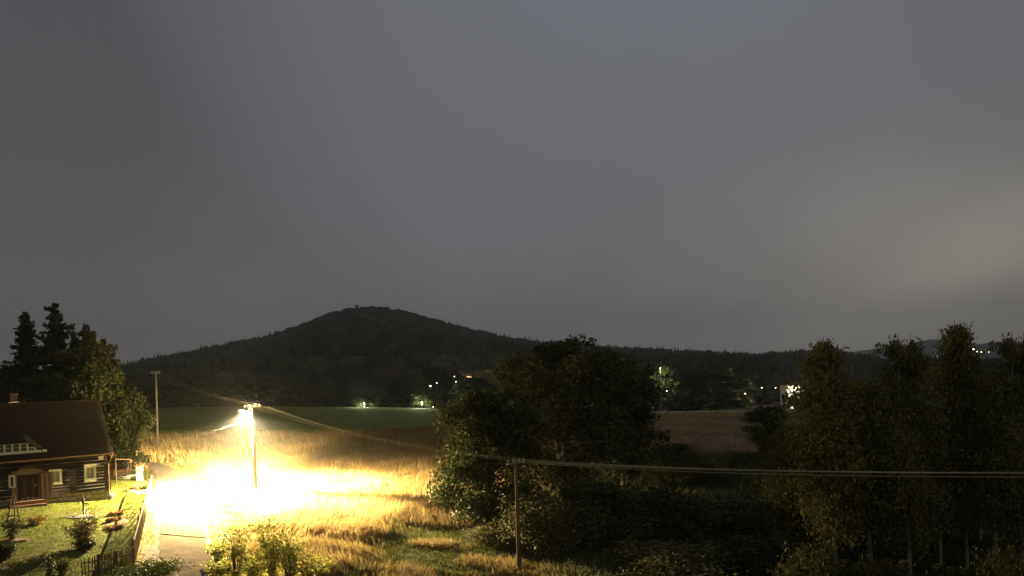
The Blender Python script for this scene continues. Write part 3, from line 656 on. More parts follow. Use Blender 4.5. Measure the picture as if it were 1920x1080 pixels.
# door recess, leaf, arch, open leaves
x0, x1, z0, zt = door
MB().box(x0 - .22, x0, -.20, .02, .35, zt + .05).build('door_post', M['wood'], house); MB().box(x1, x1 + .2, -.20, .02, .35, zt + .05).build('door_post', M['brown'], house)
dr = MB().box(x0, x1, -.02, .03, .38, zt).build('door', M['log'], house)
for k in range(4):
    MB().box(x0 + .12 + k * (x1 - x0 - .24) / 4, x0 + .08 + (k + 1) * (x1 - x0 - .24) / 4, -.04, -.021, .5, zt - .25).build('plank', M['brown'] if k % 2 else M['log'], dr)
MB().box(x1 - .2, x1 - .14, -.09, -.04, 1.35, 1.5).build('handle', M['steel'], dr)
arch = MB(); n = 14; cxm = (x0 + x1) / 2; hw = (x1 - x0) / 2 + .55
for k in range(n):
    u0 = -1 + 2 * k / n; u1 = -1 + 2 * (k + 1) / n; za = zt + .06 + .42 * (1 - u0 * u0); zb = zt + .06 + .42 * (1 - u1 * u1); xa = cxm + hw * u0; xb = cxm + hw * u1
    i = len(arch.v); arch.v += [(xa, -.35, za), (xb, -.35, zb), (xb, .02, zb), (xa, .02, za), (xa, -.35, za + .07), (xb, -.35, zb + .07), (xb, .02, zb + .07), (xa, .02, za + .07)]
    arch.f += [(i, i + 1, i + 2, i + 3), (i + 4, i + 7, i + 6, i + 5), (i, i + 4, i + 5, i + 1)]
arch.build('door_arch', M['wood'], house)
poly = [(cxm + hw * u * .8, zt + .04 + .38 * (1 - u * u * .64)) for u in [-1 + 2 * k / 10 for k in range(11)]] + [(cxm + hw * .8, zt + .02), (cxm - hw * .8, zt + .02)]
MB().prism(poly, -.12, -.03).build('arch_panel', M['mortar'], house)
sh = thing_sh = MB().box(x1 + .2, x1 + .98, -.24, -.19, .42, zt + .06).build('open_door_leaf', M['brown'], house)
for k in range(5): MB().box(x1 + .22 + k * .152, x1 + .355 + k * .152, -.262, -.241, .45, zt + .03).build('plank', M['brown'] if k % 2 else M['wood'], sh)
MB().box(x0 - .35, x1 + .35, -.75, .0, .14, .36).build('step', M['wood'], house); MB().box(x0 - .45, x1 + .45, -1.1, -.76, -.3, .12).build('step', M['wood'], house)
# small white box sign, lantern box
R_ = rect(184, 855, 193, 862); MB().box(R_[0], R_[1], -.26, -.14, R_[2], R_[3]).build('meter_box', M['white'], house)
# roof
RZ = onwall(180, 751, 4.9)[1]; EZ = WH + .02
def roof_slope(y0, z0, y1, z1_, name, xr):
    n = 40; m_ = 57; V = []; Fc = []
    for i in range(m_ + 1):
        for j in range(n + 1):
            t = min(1, (i // 2 + i % 2) / 28); u = j / n; xx = WL - .3 + (xr - WL + .3) * u; sag = -.06 * math.sin(PI * u * 2.3) * t + .03 * math.sin(7 * u + 3 * t)
            flare = .14 * (1 - t) ** 3 + (.05 if i % 2 == 0 else 0) + .012 * math.sin(j * 2.1 + i * 1.3)
            V.append((xx, y0 + (y1 - y0) * t, z0 + (z1_ - z0) * t + sag * .6 + flare))
    for i in range(m_):
        for j in range(n): a_ = i * (n + 1) + j; Fc.append((a_, a_ + 1, a_ + n + 2, a_ + n + 1))
    k = len(V); V += [(a_, b_, c_ - .16) for a_, b_, c_ in V]; Fc += [(d + k, c + k, b + k, a_ + k) for a_, b, c, d in Fc]
    for j in range(n): Fc.append((j, j + k, j + 1 + k, j + 1))
    for i in range(m_): a_ = i * (n + 1) + n; Fc.append((a_, a_ + k, a_ + n + 1 + k, a_ + n + 1))
    return obj(name, np_mesh(name, V, Fc, M['roof'], None, False), house)
XR = .45
rf = roof_slope(-.55, EZ - .02, 4.9, RZ, 'roof', XR); rb = roof_slope(10.35, EZ - .02, 4.9, RZ - .01, 'roof', XR)
MB().tube([(WL, 4.9, RZ + .02), (XR, 4.9, RZ + .02)], .12, 8).build('ridge_cap', M['roof'], house)
gv = MB(); gv.v = [(0.03, 0, WH), (0.03, 9.8, WH), (0.03, 4.9, RZ - .2), (-.12, 0, WH), (-.12, 9.8, WH), (-.12, 4.9, RZ - .2)]; gv.f = [(0, 1, 2), (3, 5, 4), (0, 3, 4, 1), (1, 4, 5, 2), (2, 5, 3, 0)]; gv.build('gable', M['log'], house)
MB().tube([(WL, -.66, EZ - .06), (XR, -.66, EZ - .0)], .065, 8).build('gutter', M['wood'], house)
MB().tube([(.28, -.62, EZ - .05), (.28, -.6, EZ - .35), (.12, -.16, EZ - .75), (.12, -.14, .1)], .05, 8).build('downpipe', M['rust'], house)
MB().box(.06, .2, -.13, -.0, .0, .95).build('corner_boards', M['wood'], house)
# eyebrow dormer: white strip of small windows under a swept hood
yl = 0.0
def _roofz(y): return EZ - .02 + (y + .55) * (RZ - EZ) / 5.45
for _k in range(300):
    if onwall(82, 842, yl)[1] >= _roofz(yl) + .02: break
    yl -= 0.0; yl += .01 if onwall(82, 842, yl)[1] > _roofz(yl) else -.01
print('dormer', yl, onwall(82, 842, yl), _roofz(yl))
def on_roof(px, py): return onwall(px, py, yl)
A = on_roof(82, 842); B = on_roof(52, 828); C_ = on_roof(0, 834); D_ = on_roof(0, 847)
slope = (A[1] - D_[1]) / (A[0] - D_[0]) * 0
zb = A[1] - .05; hgt = .58; xl = A[0]; xc = on_roof(46, 832)[0]; xlend = xl - 8.6
def hood(xx):
    d = min(xl - xx, xx - xlend); return hgt * sst(0, 1, min(1, max(0, d / (xl - xc)))) if d > 0 else 0
dm = MB(); xs_ = np.linspace(xlend, xl, 44); dormer_poly = [(float(a_), zb - .14) for a_ in xs_[::-1]]
fr = MB().box(xlend - .15, xl + .2, yl - .03, yl + .04, zb - .18, zb + .02).build('dormer_window', M['white'], house)
k = 0; xx = xl - .55
while xx > xlend + .6:
    h0 = float(min(hood(xx), hood(xx - .42)))
    MB().box(xx - .05, xx + .05, yl - .05, yl + .03, zb + .02, zb + .02 + float(hood(xx)) * .97).build('mullion', M['white'], fr)
    if h0 > .12:
        MB().box(xx - .41, xx - .07, yl - .005, yl + .01, zb + .04, zb + h0 - .02).build('pane', M['glass'], fr)
        MB().box(xx - .41, xx - .07, yl - .02, yl - .007, zb + h0 * .5 - .012, zb + h0 * .5 + .012).build('sash_bar', M['white'], fr)
        MB().box(xx - .41, xx - .07, yl - .03, yl + .02, zb + h0 - .018, zb + h0 + .03).build('sash_bar', M['white'], fr)
    xx -= .48
slope_t = (RZ - EZ) / 5.45; V = []; nn = 60; depth = 2.1
for i in range(nn + 1):
    xx = xlend - .3 + (xl - xlend + .6) * i / nn; hx = float(hood(xx))
    for j in range(7):
        u = j / 6; yy = yl - .12 + depth * u; surf = EZ - .02 + (yy + .55) * slope_t; topz = zb + hx + .05 + u * depth * .28
        z_ = max(surf + .0, topz) if hx > .02 else surf
        V.append((xx, yy, max(z_, surf) + .012 + (.05 if j == 0 and hx > .02 else 0) * 0))
me = bpy.data.meshes.new('dormer_hood'); me.from_pydata(V, [], [(i * 7 + j, (i + 1) * 7 + j, (i + 1) * 7 + j + 1, i * 7 + j + 1) for i in range(nn) for j in range(6)]); me.materials.append(M['roof']); hd = obj('dormer_hood', me, house)
sm = hd.modifiers.new('thick', 'SOLIDIFY'); sm.thickness = .06; sm.offset = -1
# chimney
cp = onwall(26, 758, 5.2); ch = MB().box(cp[0] - .26, cp[0] + .26, 4.95, 5.5, RZ - .6, RZ + .75).build('chimney', M['brick'], house)
MB().box(cp[0] - .34, cp[0] + .34, 4.86, 5.58, RZ - .7, RZ + .18).build('chimney_base', M['plaster'], house)
MB().box(cp[0] - .31, cp[0] + .31, 4.9, 5.55, RZ + .753, RZ + .83).build('cap', M['darkstone'], ch)
# ================================================================== GARDEN THINGS
# hand pump on a round stone slab
p = G(157, 966); t = thing('water_pump', 'dark iron hand water pump standing on the lawn before the cottage', 'water pump', p)
MB().lathe([(.13, 0), (.13, .05), (.065, .08), (.055, .85), (.075, .87), (.075, 1.12), (.04, 1.18), (.04, 1.3), (.055, 1.32), (.0, 1.36)], 12).build('pump_body', M['iron'], t, True)
MB().tube([(.05, 0, .78), (.25, 0, .80), (.36, 0, .76), (.38, 0, .68)], .035, 8).build('spout', M['iron'], t)
MB().tube([(0, 0, 1.2), (-.18, 0, 1.28), (-.3, .02, 1.1), (-.36, .02, .8)], .018, 6).build('handle', M['iron'], t)
q = G(150, 970); mb = MB(); mb.lathe([(1.15, -.05), (1.12, .06), (1.0, .09), (.0, .1)], 26, sx=1, sy=.62)
o = mb.build('stone_slab', M['darkstone']); o.location = q; tag(o, 'dark flat round stone slab under the hand pump', 'stone slab')
# wooden A-frame
p = G(26, 980); t = thing('wooden_tripod', 'tall brown wooden A-frame with one cross rung on the lawn', 'wooden frame', p, math.radians(25))
for s, nme in ((-.36, 'leg'), (.36, 'leg')): MB().tube([(s, 0, 0), (0, 0, 2.25)], [.045, .035], 6).build(nme, M['wood'], t)
MB().tube([(0.0, .6, 0), (0, 0.02, 2.2)], [.04, .03], 6).build('leg', M['wood'], t)
MB().box(-.32, .32, -.05, -.01, .42, .5).build('rung', M['wood'], t); MB().box(-.06, .06, -.06, .06, 2.2, 2.32).build('top_block', M['wood'], t)
# bushes on the lawn
def clump(name, px, py, h, w_, base, alt, altf, label, cat, n=1500, leaf=.09, group=None, lm='leaf', seed=1, stemc='bark', flat=1.0, ybase=True, stems=9):
    r = np.random.default_rng(seed); p = G(px, py); t = thing(name, label, cat, p, 0, group); mb = MB(); C = []
    for k in range(stems):
        a = r.random() * 6.28; R_ = w_ * .5 * r.random() ** .6; P = [(0 + .1 * math.cos(a), .1 * math.sin(a), 0), (R_ * .6 * math.cos(a), R_ * .6 * math.sin(a), h * .5), (R_ * math.cos(a), R_ * math.sin(a), h * (.6 + .4 * r.random()))]
        mb.tube(P, [.02, .013, .005], 4, False)
        for u in np.linspace(.15, 1, max(3, n // stems // 10)):
            q = Vector(P[0]).lerp(Vector(P[1]), u * 2) if u < .5 else Vector(P[1]).lerp(Vector(P[2]), u * 2 - 1); C += [tuple(q)] * 10
    C = np.array(C); C = C + r.normal(0, 1, C.shape) * np.array([w_ * .11, w_ * .11, h * .07]); C[:, 2] = np.maximum(C[:, 2], .03)
    V, Fc = leafquads(C, leaf, r, asp=1.6); mb.build('stems', M['bark'], t); obj('leaves', np_mesh('leaves', V, Fc, M[lm], leaf_tint(len(C), r, base, alt, altf, .3)), t); return t
clump('garden_bush', 156, 1028, 1.9, 2.0, (.15, .14, .04), (.22, .15, .05), .3, 'soft round bush on the lawn below the hand pump', 'bush', 1900, .10, seed=3, stems=22)
clump('dark_shrub', 160, 1032, .55, 1.1, (.03, .035, .015), (.05, .04, .015), .2, 'dark low shrub at the foot of the soft round bush', 'shrub', 1200, .09, seed=4)
clump('rose_bush', 25, 1012, 1.5, 1.3, (.06, .075, .025), (.15, .10, .04), .2, 'straggly rose bush in a dark round bed left on the lawn', 'bush', 900, .10, seed=5)
clump('flower_clump', 68, 984, .6, 1.3, (.16, .12, .03), (.28, .19, .05), .5, 'small yellowish flower clump between the A-frame and the hand pump', 'plant', 1100, .08, seed=6)
clump('box_shrub', 5, 1052, 1.0, 1.4, (.035, .045, .018), (.05, .05, .02), .2, 'dense dark shrub at the left border on the lawn', 'shrub', 2600, .08, seed=7, stems=20)
clump('garden_plant', 118, 1078, .9, 1.0, (.08, .09, .03), (.18, .16, .08), .2, 'leafy garden plant at the lower edge, left of the picket fence', 'plant', 700, .09, seed=8)
clump('garden_plant', 92, 1086, 1.3, .8, (.07, .08, .03), (.18, .16, .08), .2, 'thin tall garden plant at the lower edge below the lawn shadows', 'plant', 400, .09, seed=9)
clump('fence_shrub', 228, 1082, .55, 1.5, (.03, .04, .014), (.06, .05, .02), .2, 'dark low shrub growing along the foot of the picket fence', 'shrub', 1500, .08, seed=10)
clump('verge_mound', 268, 1092, .9, 3.6, (.07, .095, .02), (.12, .12, .03), .3, 'rounded leafy mound on the verge right of the picket fence', 'bush', 6500, .09, seed=12, stems=60)
for i, (px, py, lab, s) in enumerate([(213, 992, 'biggest rust-brown', .95), (207, 980, 'middle rust-brown', .6), (222, 977, 'rust-brown right-hand', .55), (211, 968, 'small pale-brown', .5), (225, 966, 'smallest pale-brown', .42)]):
    clump('flowerbed_clump', px, py, .3, s * 1.2, (.17, .085, .03), (.26, .15, .05), .4, lab + ' dried plant clump in the bed by the mesh fence, ' + ['nearest the viewer', 'second row', 'second row', 'back row', 'back row'][i], 'plant', 700, .07, 'dried clumps in the flower bed', seed=20 + i)
q = G(26, 1014); o = MB().lathe([(.85, -.05), (.83, .05), (.5, .07), (0, .08)], 20, sy=.6).build('flower_bed', M['soil']); o.location = q; tag(o, 'dark round soil bed around the rose bush', 'flower bed')
# soil patch under the dried clumps
q = G(216, 978); o = MB().lathe([(1.0, -.05), (.95, .03), (.5, .05), (0, .05)], 22, sx=.75, sy=2.6).build('soil_bed', M['soil']); o.location = q; o.rotation_euler = (0, 0, .5); tag(o, 'long brown soil bed with dried clumps beside the mesh fence', 'flower bed')
# ---- mesh fence along the lane
t = thing('mesh_fence', 'long wire mesh fence between garden and lane, catching the lamp light', 'fence', (0, 0, 0)); FH = 1.45
fl = (fence_b - fence_a); fl.z = 0; flen = fl.length; fd = fl.normalized(); posts = []
npst = 9
for k in range(npst):
    u = k / (npst - 1); x_ = fence_a.x + fl.x * u; y_ = fence_a.y + fl.y * u; z_ = z1(x_, y_); posts.append((x_, y_, z_))
    MB().box(x_ - .05, x_ + .05, y_ - .05, y_ + .05, z_ - .3, z_ + FH + .14).build('post', M['wood'], t)
def fpt(s, h):
    x_ = fence_a.x + fd.x * s; y_ = fence_a.y + fd.y * s; return (x_ + .06, y_, z1(x_, y_) + h)
MB().tube([fpt(flen * k / 40, FH) for k in range(41)], .045, 5).build('rail', M['wood'], t)
V = []; Fc = []; step = .09; k = 0; nx_ = int(flen / step)
for sgn in (1, -1):
    for i in range(-int(FH / step), nx_ + int(FH / step)):
        s0 = i * step; s1 = s0 + sgn * FH; a0, b0 = (s0, .03), (s1, FH)
        if min(s0, s1) < 0 or max(s0, s1) > flen: continue
        pa = Vector(fpt(a0[0], a0[1])); pb = Vector(fpt(b0[0], b0[1])); w_ = .008
        i0 = len(V); ox, oz = Vector((.0, w_, 0)), Vector((w_, 0, 0))
        for P in (pa, pb): V += [tuple(P + ox), tuple(P - ox * .5 + oz), tuple(P - ox * .5 - oz)]
        Fc += [(i0, i0 + 1, i0 + 4, i0 + 3), (i0 + 1, i0 + 2, i0 + 5, i0 + 4), (i0 + 2, i0, i0 + 3, i0 + 5)]
o = obj('wire_mesh', np_mesh('wire_mesh', V, Fc, M['fencewire']), t); o['kind'] = 'stuff'
# horizontal garden-side stays of the fence posts
for k in range(1, npst - 1):
    x_, y_, z_ = posts[k]; MB().tube([(x_, y_, z_ + FH * .9), (x_ - .9, y_ - .25, z1(x_ - .9, y_ - .25) + .02)], .022, 5).build('stay', M['wood'], t)
# ---- picket fence, foreground
t = thing('picket_fence', 'low wooden picket fence at the lower left beside the verge', 'fence', (0, 0, 0)); pa = G(173, 1082); pb = G(248, 1066)
pa.z = z1(pa.x, pa.y); n = 14
pk = MB().box(-.024, .024, -.012, .012, 0, 1.0).build('picket', M['wood']).data
bpy.data.objects.remove(bpy.data.objects['picket'])
ang = math.atan2(pb.y - pa.y, pb.x - pa.x); ext = -3
for k in range(ext, n):
    u = k / (n - 1); x_ = pa.x + (pb.x - pa.x) * u; y_ = pa.y + (pb.y - pa.y) * u; o = obj('picket', pk, t); o.location = (x_, y_, z1(x_, y_) + .06); o.rotation_euler = (random.uniform(-.03, .03), random.uniform(-.04, .04), ang); o.scale = (random.uniform(.85, 1.25), 1, random.uniform(.94, 1.06))
for h_ in (.28, .80):
    u0 = ext / (n - 1); MB().tube([(pa.x + (pb.x - pa.x) * u - .04 * math.sin(ang), pa.y + (pb.y - pa.y) * u + .05, z1(pa.x + (pb.x - pa.x) * u, pa.y + (pb.y - pa.y) * u) + h_) for u in (u0, .5, 1)], .035, 4).build('rail', M['wood'], t)
for u in (.12, .55, 1.0):
    x_ = pa.x + (pb.x - pa.x) * u; y_ = pa.y + (pb.y - pa.y) * u + .1; z_ = z1(x_, y_); MB().box(x_ - .07, x_ + .07, y_, y_ + .12, z_ - .3, z_ + 1.12).build('post', M['wood'], t)
# ---- clothes frame beside the cottage
p0 = G(213, 928); p1 = G(246, 921); t = thing('pipe_frame', 'thin rusty pipe frame with low wire rails beside the cottage corner', 'pipe frame', (0, 0, 0))
hA = at(213, 861, p0.y).z; 
MB().tube([(p0.x + .25, p0.y, z1(p0.x, p0.y) - .1), (p0.x + .25, p0.y, hA)], .03, 6).build('post', M['rust'], t)
pe = at(246, 862, p1.y + 1); MB().tube([(p0.x + .25, p0.y, hA), (pe.x, pe.y, pe.z)], .03, 6).build('top_bar', M['rust'], t)
pe2 = at(245, 880, p1.y + 1); MB().tube([(pe.x, pe.y, pe.z), (pe2.x, pe2.y, pe2.z)], .02, 6).build('hanging_bar', M['rust'], t)
p2 = G(238, 932); MB().tube([(p2.x, p2.y, p2.z - .1), (p2.x, p2.y, p2.z + .95)], .03, 6).build('post', M['rust'], t)
for h_ in (.35, .62, 1.45): MB().tube([(p0.x + .25, p0.y, z1(p0.x, p0.y) + h_), (p2.x + .3, p2.y, p2.z + h_ * .98)], .012, 5).build('wire_rail', M['rust'], t)
# far picket fence in the back garden
t = thing('garden_fence', 'pale little picket fence far behind the pipe frame', 'fence', (0, 0, 0)); fa_ = G(213, 897); fb2 = G(247, 893); n = 22
for k in range(n):
    u = k / (n - 1); x_ = fa_.x + (fb2.x - fa_.x) * u; y_ = fa_.y + (fb2.y - fa_.y) * u; o = obj('picket', pk, t); o.location = (x_, y_, z1(x_, y_)); o.scale = (.8, 1, .8)
MB().tube([(fa_.x, fa_.y, z1(fa_.x, fa_.y) + .55), (fb2.x, fb2.y, z1(fb2.x, fb2.y) + .55)], .03, 4).build('rail', M['wood'], t)
# white gate pillars and hand rail
p = G(262, 901); t = thing('gate_pillar', 'white plastered gate pillar with a rounded iron hoop on top', 'pillar', p)
MB().box(-.22, .22, -.22, .22, -.2, 1.25).build('shaft', M['plaster'], t); MB().box(-.27, .27, -.27, .27, 1.253, 1.33).build('cap', M['plaster'], t)
MB().tube([(-.15, 0, 1.33), (-.15, 0, 1.6), (0, 0, 1.75), (.15, 0, 1.6), (.15, 0, 1.33)], .02, 5).build('hoop', M['rust'], t)
pq = G(294, 903); t = thing('hand_rail', 'brown sloping rail running from the white gate pillar towards the lane', 'rail', (0, 0, 0))
MB().tube([(p.x + .3, p.y, p.z + 1.15), (pq.x, pq.y, pq.z + .95)], .035, 6).build('rail', M['rust'], t)
for u in (.35, .75, 1.0): MB().tube([(p.x + .3 + (pq.x - p.x - .3) * u, p.y + (pq.y - p.y) * u, z1(p.x + (pq.x - p.x) * u, p.y + (pq.y - p.y) * u) - .1), (p.x + .3 + (pq.x - p.x - .3) * u, p.y + (pq.y - p.y) * u, p.z + 1.15 + (pq.z + .95 - p.z - 1.15) * u)], .025, 6).build('post', M['rust'], t)
# white oval tub lying in the back garden
p = G(242, 899); o = MB().lathe([(.7, 0), (.95, .14), (1.0, .34), (1.03, .36), (.93, .33), (.86, .16), (.0, .12)], 24, sx=1.25, sy=.6).build('garden_tub', M['white'], None, True); o.location = p; tag(o, 'shallow white oval tub lying on the lawn by the gate pillar', 'tub')
for i, (px, py, lab) in enumerate([(254, 917, 'brown-green rockery shrub left of the white lane edge'), (270, 912, 'pale rockery shrub nearest the white gate pillar'), (281, 914, 'rockery shrub closest to the lane below the gate pillar')]):
    clump('rockery_shrub', px, py + 4, .6, 1.3, (.14, .11, .04), (.25, .17, .06), .4, lab, 'shrub', 800, .09, 'rockery shrubs', seed=40 + i)
for i, (px, py) in enumerate([(246, 922), (256, 924), (268, 923), (279, 920), (263, 928)]):
    p = G(px, py); o = obj('boulder', sme[i % 5]); o.location = p; o.scale = (.7 + .3 * random.random(), .5, .35); o.rotation_euler = (0, 0, random.random() * 3)
    tag(o, ['low stone at the foot of the pipe frame', 'second stone of the low rockery row', 'middle stone below the rockery shrubs', 'stone of the rockery next to the mesh fence end', 'front stone of the rockery row'][i], 'stone', 'stones of the rockery')
p = G(206, 936); t = thing('rain_barrel', 'small dark tub with a pale lid at the cottage corner', 'tub', p); MB().lathe([(.3, 0), (.34, .3), (.34, .34), (.0, .34)], 14).build('barrel', M['iron'], t); MB().lathe([(.36, .343), (.36, .38), (0, .39)], 14).build('lid', M['plaster'], t)
# ================================================================== UTILITY POLES
def pole(px_t, py_t, D, name, label, lean=0, lamp=False, arm=None, r0=.15, pm='polewood'):
    top = at(px_t, py_t, D); bz = z1(top.x, top.y); t = thing(name, label, 'utility pole', (top.x, top.y, bz), 0, 'wooden utility poles'); H = top.z - bz
    mb = MB(); mb.tube([(0, 0, -.3), (0, 0, H * .5), (0, 0, H)], [r0, r0 * .85, r0 * .68], 12); o = mb.build('shaft', M[pm], t, True)
    A = arm or Vector((1, .2, 0)); A.normalize(); w_ = .62; c = Matrix.Rotation(math.atan2(A.y, A.x), 4, 'Z')
    MB().box(-w_ - .1, w_ + .1, -.05, .05, H - .32, H - .22, c).build('crossarm', M['steel'], t); ins = []
    for i, (s, hz_) in enumerate(((-w_, -.22), (-w_ * .35, -.22), (w_ * .45, -.22), (w_, -.22))):
        q = c @ Vector((s, .0, H + hz_)); MB().lathe([(.015, 0), (.015, .06), (.05, .07), (.055, .11), (.03, .13), (.045, .17), (.02, .2), (0, .21)], 9, (q.x, q.y, q.z)).build('insulator', M['ceramic'], t); ins.append(Vector((top.x, top.y, bz)) + q + Vector((0, 0, .16)))
    return t, ins, H, Vector((top.x, top.y, bz))
wd = Vector((24, -23, 0)).normalized(); armv = Vector((.75, .66, 0))
pl, insL, HL, BL = pole(475, 757, 67.8, 'utility_pole', 'wooden pole with the glaring street lamp beside the lane', arm=armv.copy(), r0=.16)
pl.rotation_euler = (0, math.radians(-.6), 0)
# lamp arm and luminaire on it
lp = at(456, 771, 67.9); loc = lp - BL
mb = MB(); mb.tube([(-.1, -.1, HL - .78), (loc.x * .55, loc.y * .55, HL - .74), (loc.x + .15, loc.y + .15, loc.z + .02)], .035, 8); mb.build('lamp_arm', M['steel'], pl)
mb = MB(); mb.tube([(-.1, -.05, HL - .25), (loc.x * .5, loc.y * .5, HL - .70)], .015, 5); mb.build('arm_stay', M['steel'], pl)
c = Matrix.Translation(loc) @ Matrix.Rotation(math.atan2(loc.y, loc.x), 4, 'Z')
lh = MB().box(-.22, .32, -.11, .11, .02, .11, c).build('lamp_head', M['steel'], pl)
lens = MB(); lens.lathe([(.03, -.09), (.09, -.05), (.10, 0.0), (.10, .015)], 12, (loc.x, loc.y, loc.z)); lens.build('lamp_glass', M['bulb'], lh)
MB().lathe([(.20, 0), (.20, .1), (.0, .1)], 10, (.0, -.05, HL - 1.15)).build('pole_clamp', M['steel'], pl)
ld = bpy.data.lights.new('lamp_light', 'SPOT'); ld.energy = 900000; ld.color = LAMPCOL; ld.spot_size = math.radians(164); ld.spot_blend = 1.0; ld.shadow_soft_size = .09
lo = bpy.data.objects.new('lamp_light', ld); col.objects.link(lo); lo.location = lp + Vector((0, 0, -.12)); 
lo.rotation_euler = (math.radians(-7), math.radians(-4), 0)
lb = bpy.data.lights.new('lamp_lobe', 'SPOT'); lb.energy = 330000; lb.color = LAMPCOL; lb.spot_size = math.radians(58); lb.spot_blend = 1.0; lb.shadow_soft_size = .09
lbo = bpy.data.objects.new('lamp_lobe', lb); col.objects.link(lbo); lbo.location = lo.location; lbo.rotation_euler = Vector((-12.5, 25, -9.5)).to_track_quat('-Z', 'Y').to_euler()   # the luminaire's second lobe, up the lane
ld2 = bpy.data.lights.new('lamp_spill', 'POINT'); ld2.energy = 17000; ld2.color = LAMPCOL; ld2.shadow_soft_size = .09
lo2 = bpy.data.objects.new('lamp_spill', ld2); col.objects.link(lo2); lo2.location = lp + Vector((-.05, -.1, -.13))
pr, insR, HR, BR = pole(967, 860, 48, 'utility_pole', 'wooden pole with white insulators in front of the big trees', arm=armv.copy(), r0=.135, pm='wood')
pf, insF, HF, BF_ = pole(292, 696, 106, 'utility_pole', 'distant slim wooden pole in the dry meadow right of the pines', arm=Vector((.95, -.3, 0)), r0=.15, pm='bark')
tp = Vector((24, 25, 7.2)); U_ = 0
t3 = thing('utility_pole', 'wooden pole just outside the right border that carries the near wires', 'utility pole', (24, 25, z1(24, 25)), 0, 'wooden utility poles'); H3 = 7.2 - z1(24, 25)
MB().tube([(0, 0, -.3), (0, 0, H3)], [.15, .11], 12).build('shaft', M['polewood'], t3, True)
c = Matrix.Rotation(math.atan2(armv.y, armv.x), 4, 'Z'); ins3 = []
MB().box(-.72, .72, -.05, .05, H3 - .32, H3 - .22, c).build('crossarm', M['steel'], t3)
for s in (-.62, -.22, .28, .62):
    q = c @ Vector((s, 0, H3 - .22)); MB().lathe([(.015, 0), (.05, .07), (.03, .13), (.045, .17), (0, .21)], 9, (q.x, q.y, q.z)).build('insulator', M['ceramic'], t3); ins3.append(Vector((24, 25, z1(24, 25))) + q + Vector((0, 0, .16)))
def wire(a, b, sag, label, r_=.011, cat='wire', group=None, name='power_wire'):
    n = 26; P = [tuple(Vector(a).lerp(Vector(b), k / n) - Vector((0, 0, sag * 4 * (k / n) * (1 - k / n)))) for k in range(n + 1)]
    o = MB().tube(P, r_, 4, False).build(name, M['wire']); tag(o, label, cat, group); return o
W4 = ['first', 'second', 'third', 'fourth']
for i in range(4):
    wire(insL[i], insR[i], .55 + .06 * i, f'{W4[i]} of four wires from the lamp pole down to the pole by the big trees', .0055, group='wires from the lamp pole to the tree pole')
    wire(insR[i] - Vector((0, 0, .25 if i == 3 else 0)), ins3[i] - Vector((0, 0, (0, .10, .13, .34)[i])), .34, f'{W4[i]} of four wires crossing the dark birches from the tree pole', .012, group='wires in front of the birches')
    wire(insF[i], insL[i], .5 + .05 * i, f'{W4[i]} of four wires from the distant meadow pole to the lamp pole', .006, group='wires from the meadow pole to the lamp pole')
eave = house.matrix_world @ Vector((0, 0, 0)); ev = HO + Vector((ca * .3, sa * .3, EZ + .1))
wire(ev, BL + Vector((0, 0, HL - 1.1)), .45, 'single thin cable from the lamp pole to the eave of the log cottage', .003, name='service_cable')
wire(Vector((-110, 118, 11.5)), insF[0], .5, 'faint wire running left from the distant meadow pole behind the pines', .006)
# ================================================================== FOREGROUND WEEDS below the lamp
FG = 'tall weeds along the road'
for i, (px, py, h_, w_, n_, lab) in enumerate([
    (442, 1092, 2.9, 1.5, 2600, 'tall narrow weed stand right beside the road edge at the bottom'),
    (478, 1100, 1.6, 1.6, 2000, 'low weed tuft between the two tallest weed stands'),
    (512, 1090, 3.1, 1.7, 3200, 'tallest weed stand, in front of the foot of the lamp pole'),
    (545, 1092, 2.5, 1.8, 3000, 'leafy weed stand right of the tallest stand'),
    (584, 1100, 1.6, 1.9, 2200, 'outermost low weed stand towards the straw meadow'),
    (408, 1056, 1.0, 1.3, 1500, 'low weed clump hugging the bend of the asphalt edge'),
    (412, 1090, 1.1, 1.4, 1700, 'low weed clump at the bottom right of the asphalt'),
    (460, 942, .9, 1.3, 900, 'small shrub in the white glare left of the pole foot'),
    (440, 955, .7, 1.1, 700, 'second small shrub in the white glare, nearer the lane')]):
    clump('roadside_weeds', px, py, h_, w_, (.40, .42, .09), (.55, .47, .14), .3, lab, 'weeds', int(n_ * .45), .12, FG, 'weedleaf', seed=60 + i, stems=30)
# straw tussocks that break the meadow surface
r = np.random.default_rng(90)
# ================================================================== VILLAGE LIGHTS
def lamp_post(px, py, D, label, energy=0, colr=(1, .78, .45), bright=False, size=.35, group=None, z=None):
    size = size * (.6 if D < 400 else 1)
    p = at(px, py, D); bz = z1(p.x, p.y) if D < 2400 else float(ZF(np.array([p.x]), np.array([p.y]))[0]); bz = min(bz, p.z - 3)
    t = thing('street_lamp', label, 'street lamp', (p.x, p.y, bz), 0, group); h_ = p.z - bz
    MB().tube([(0, 0, -.5), (0, 0, h_)], [.10, .05], 6).build('pole', M['iron'], t)
    MB().box(-size * .6, size * .6, -size, size * .2, h_ + size * .5, h_ + size * .75).build('lamp_hood', M['steel'], t)
    MB().lathe([(size * .2, -size * .5), (size * .5, -size * .2), (size * .5, size * .3), (size * .2, size * .48)], 8).build('lamp_glass', M['farbulb_bright'] if bright else M['farbulb'], t).location = (0, -.1, h_)
    if energy:
        d = bpy.data.lights.new('lamp_light', 'POINT'); d.energy = energy; d.color = colr; d.shadow_soft_size = .25; o = bpy.data.objects.new('lamp_light', d); col.objects.link(o); o.location = (p.x, p.y - .8, p.z - .2)
    return t
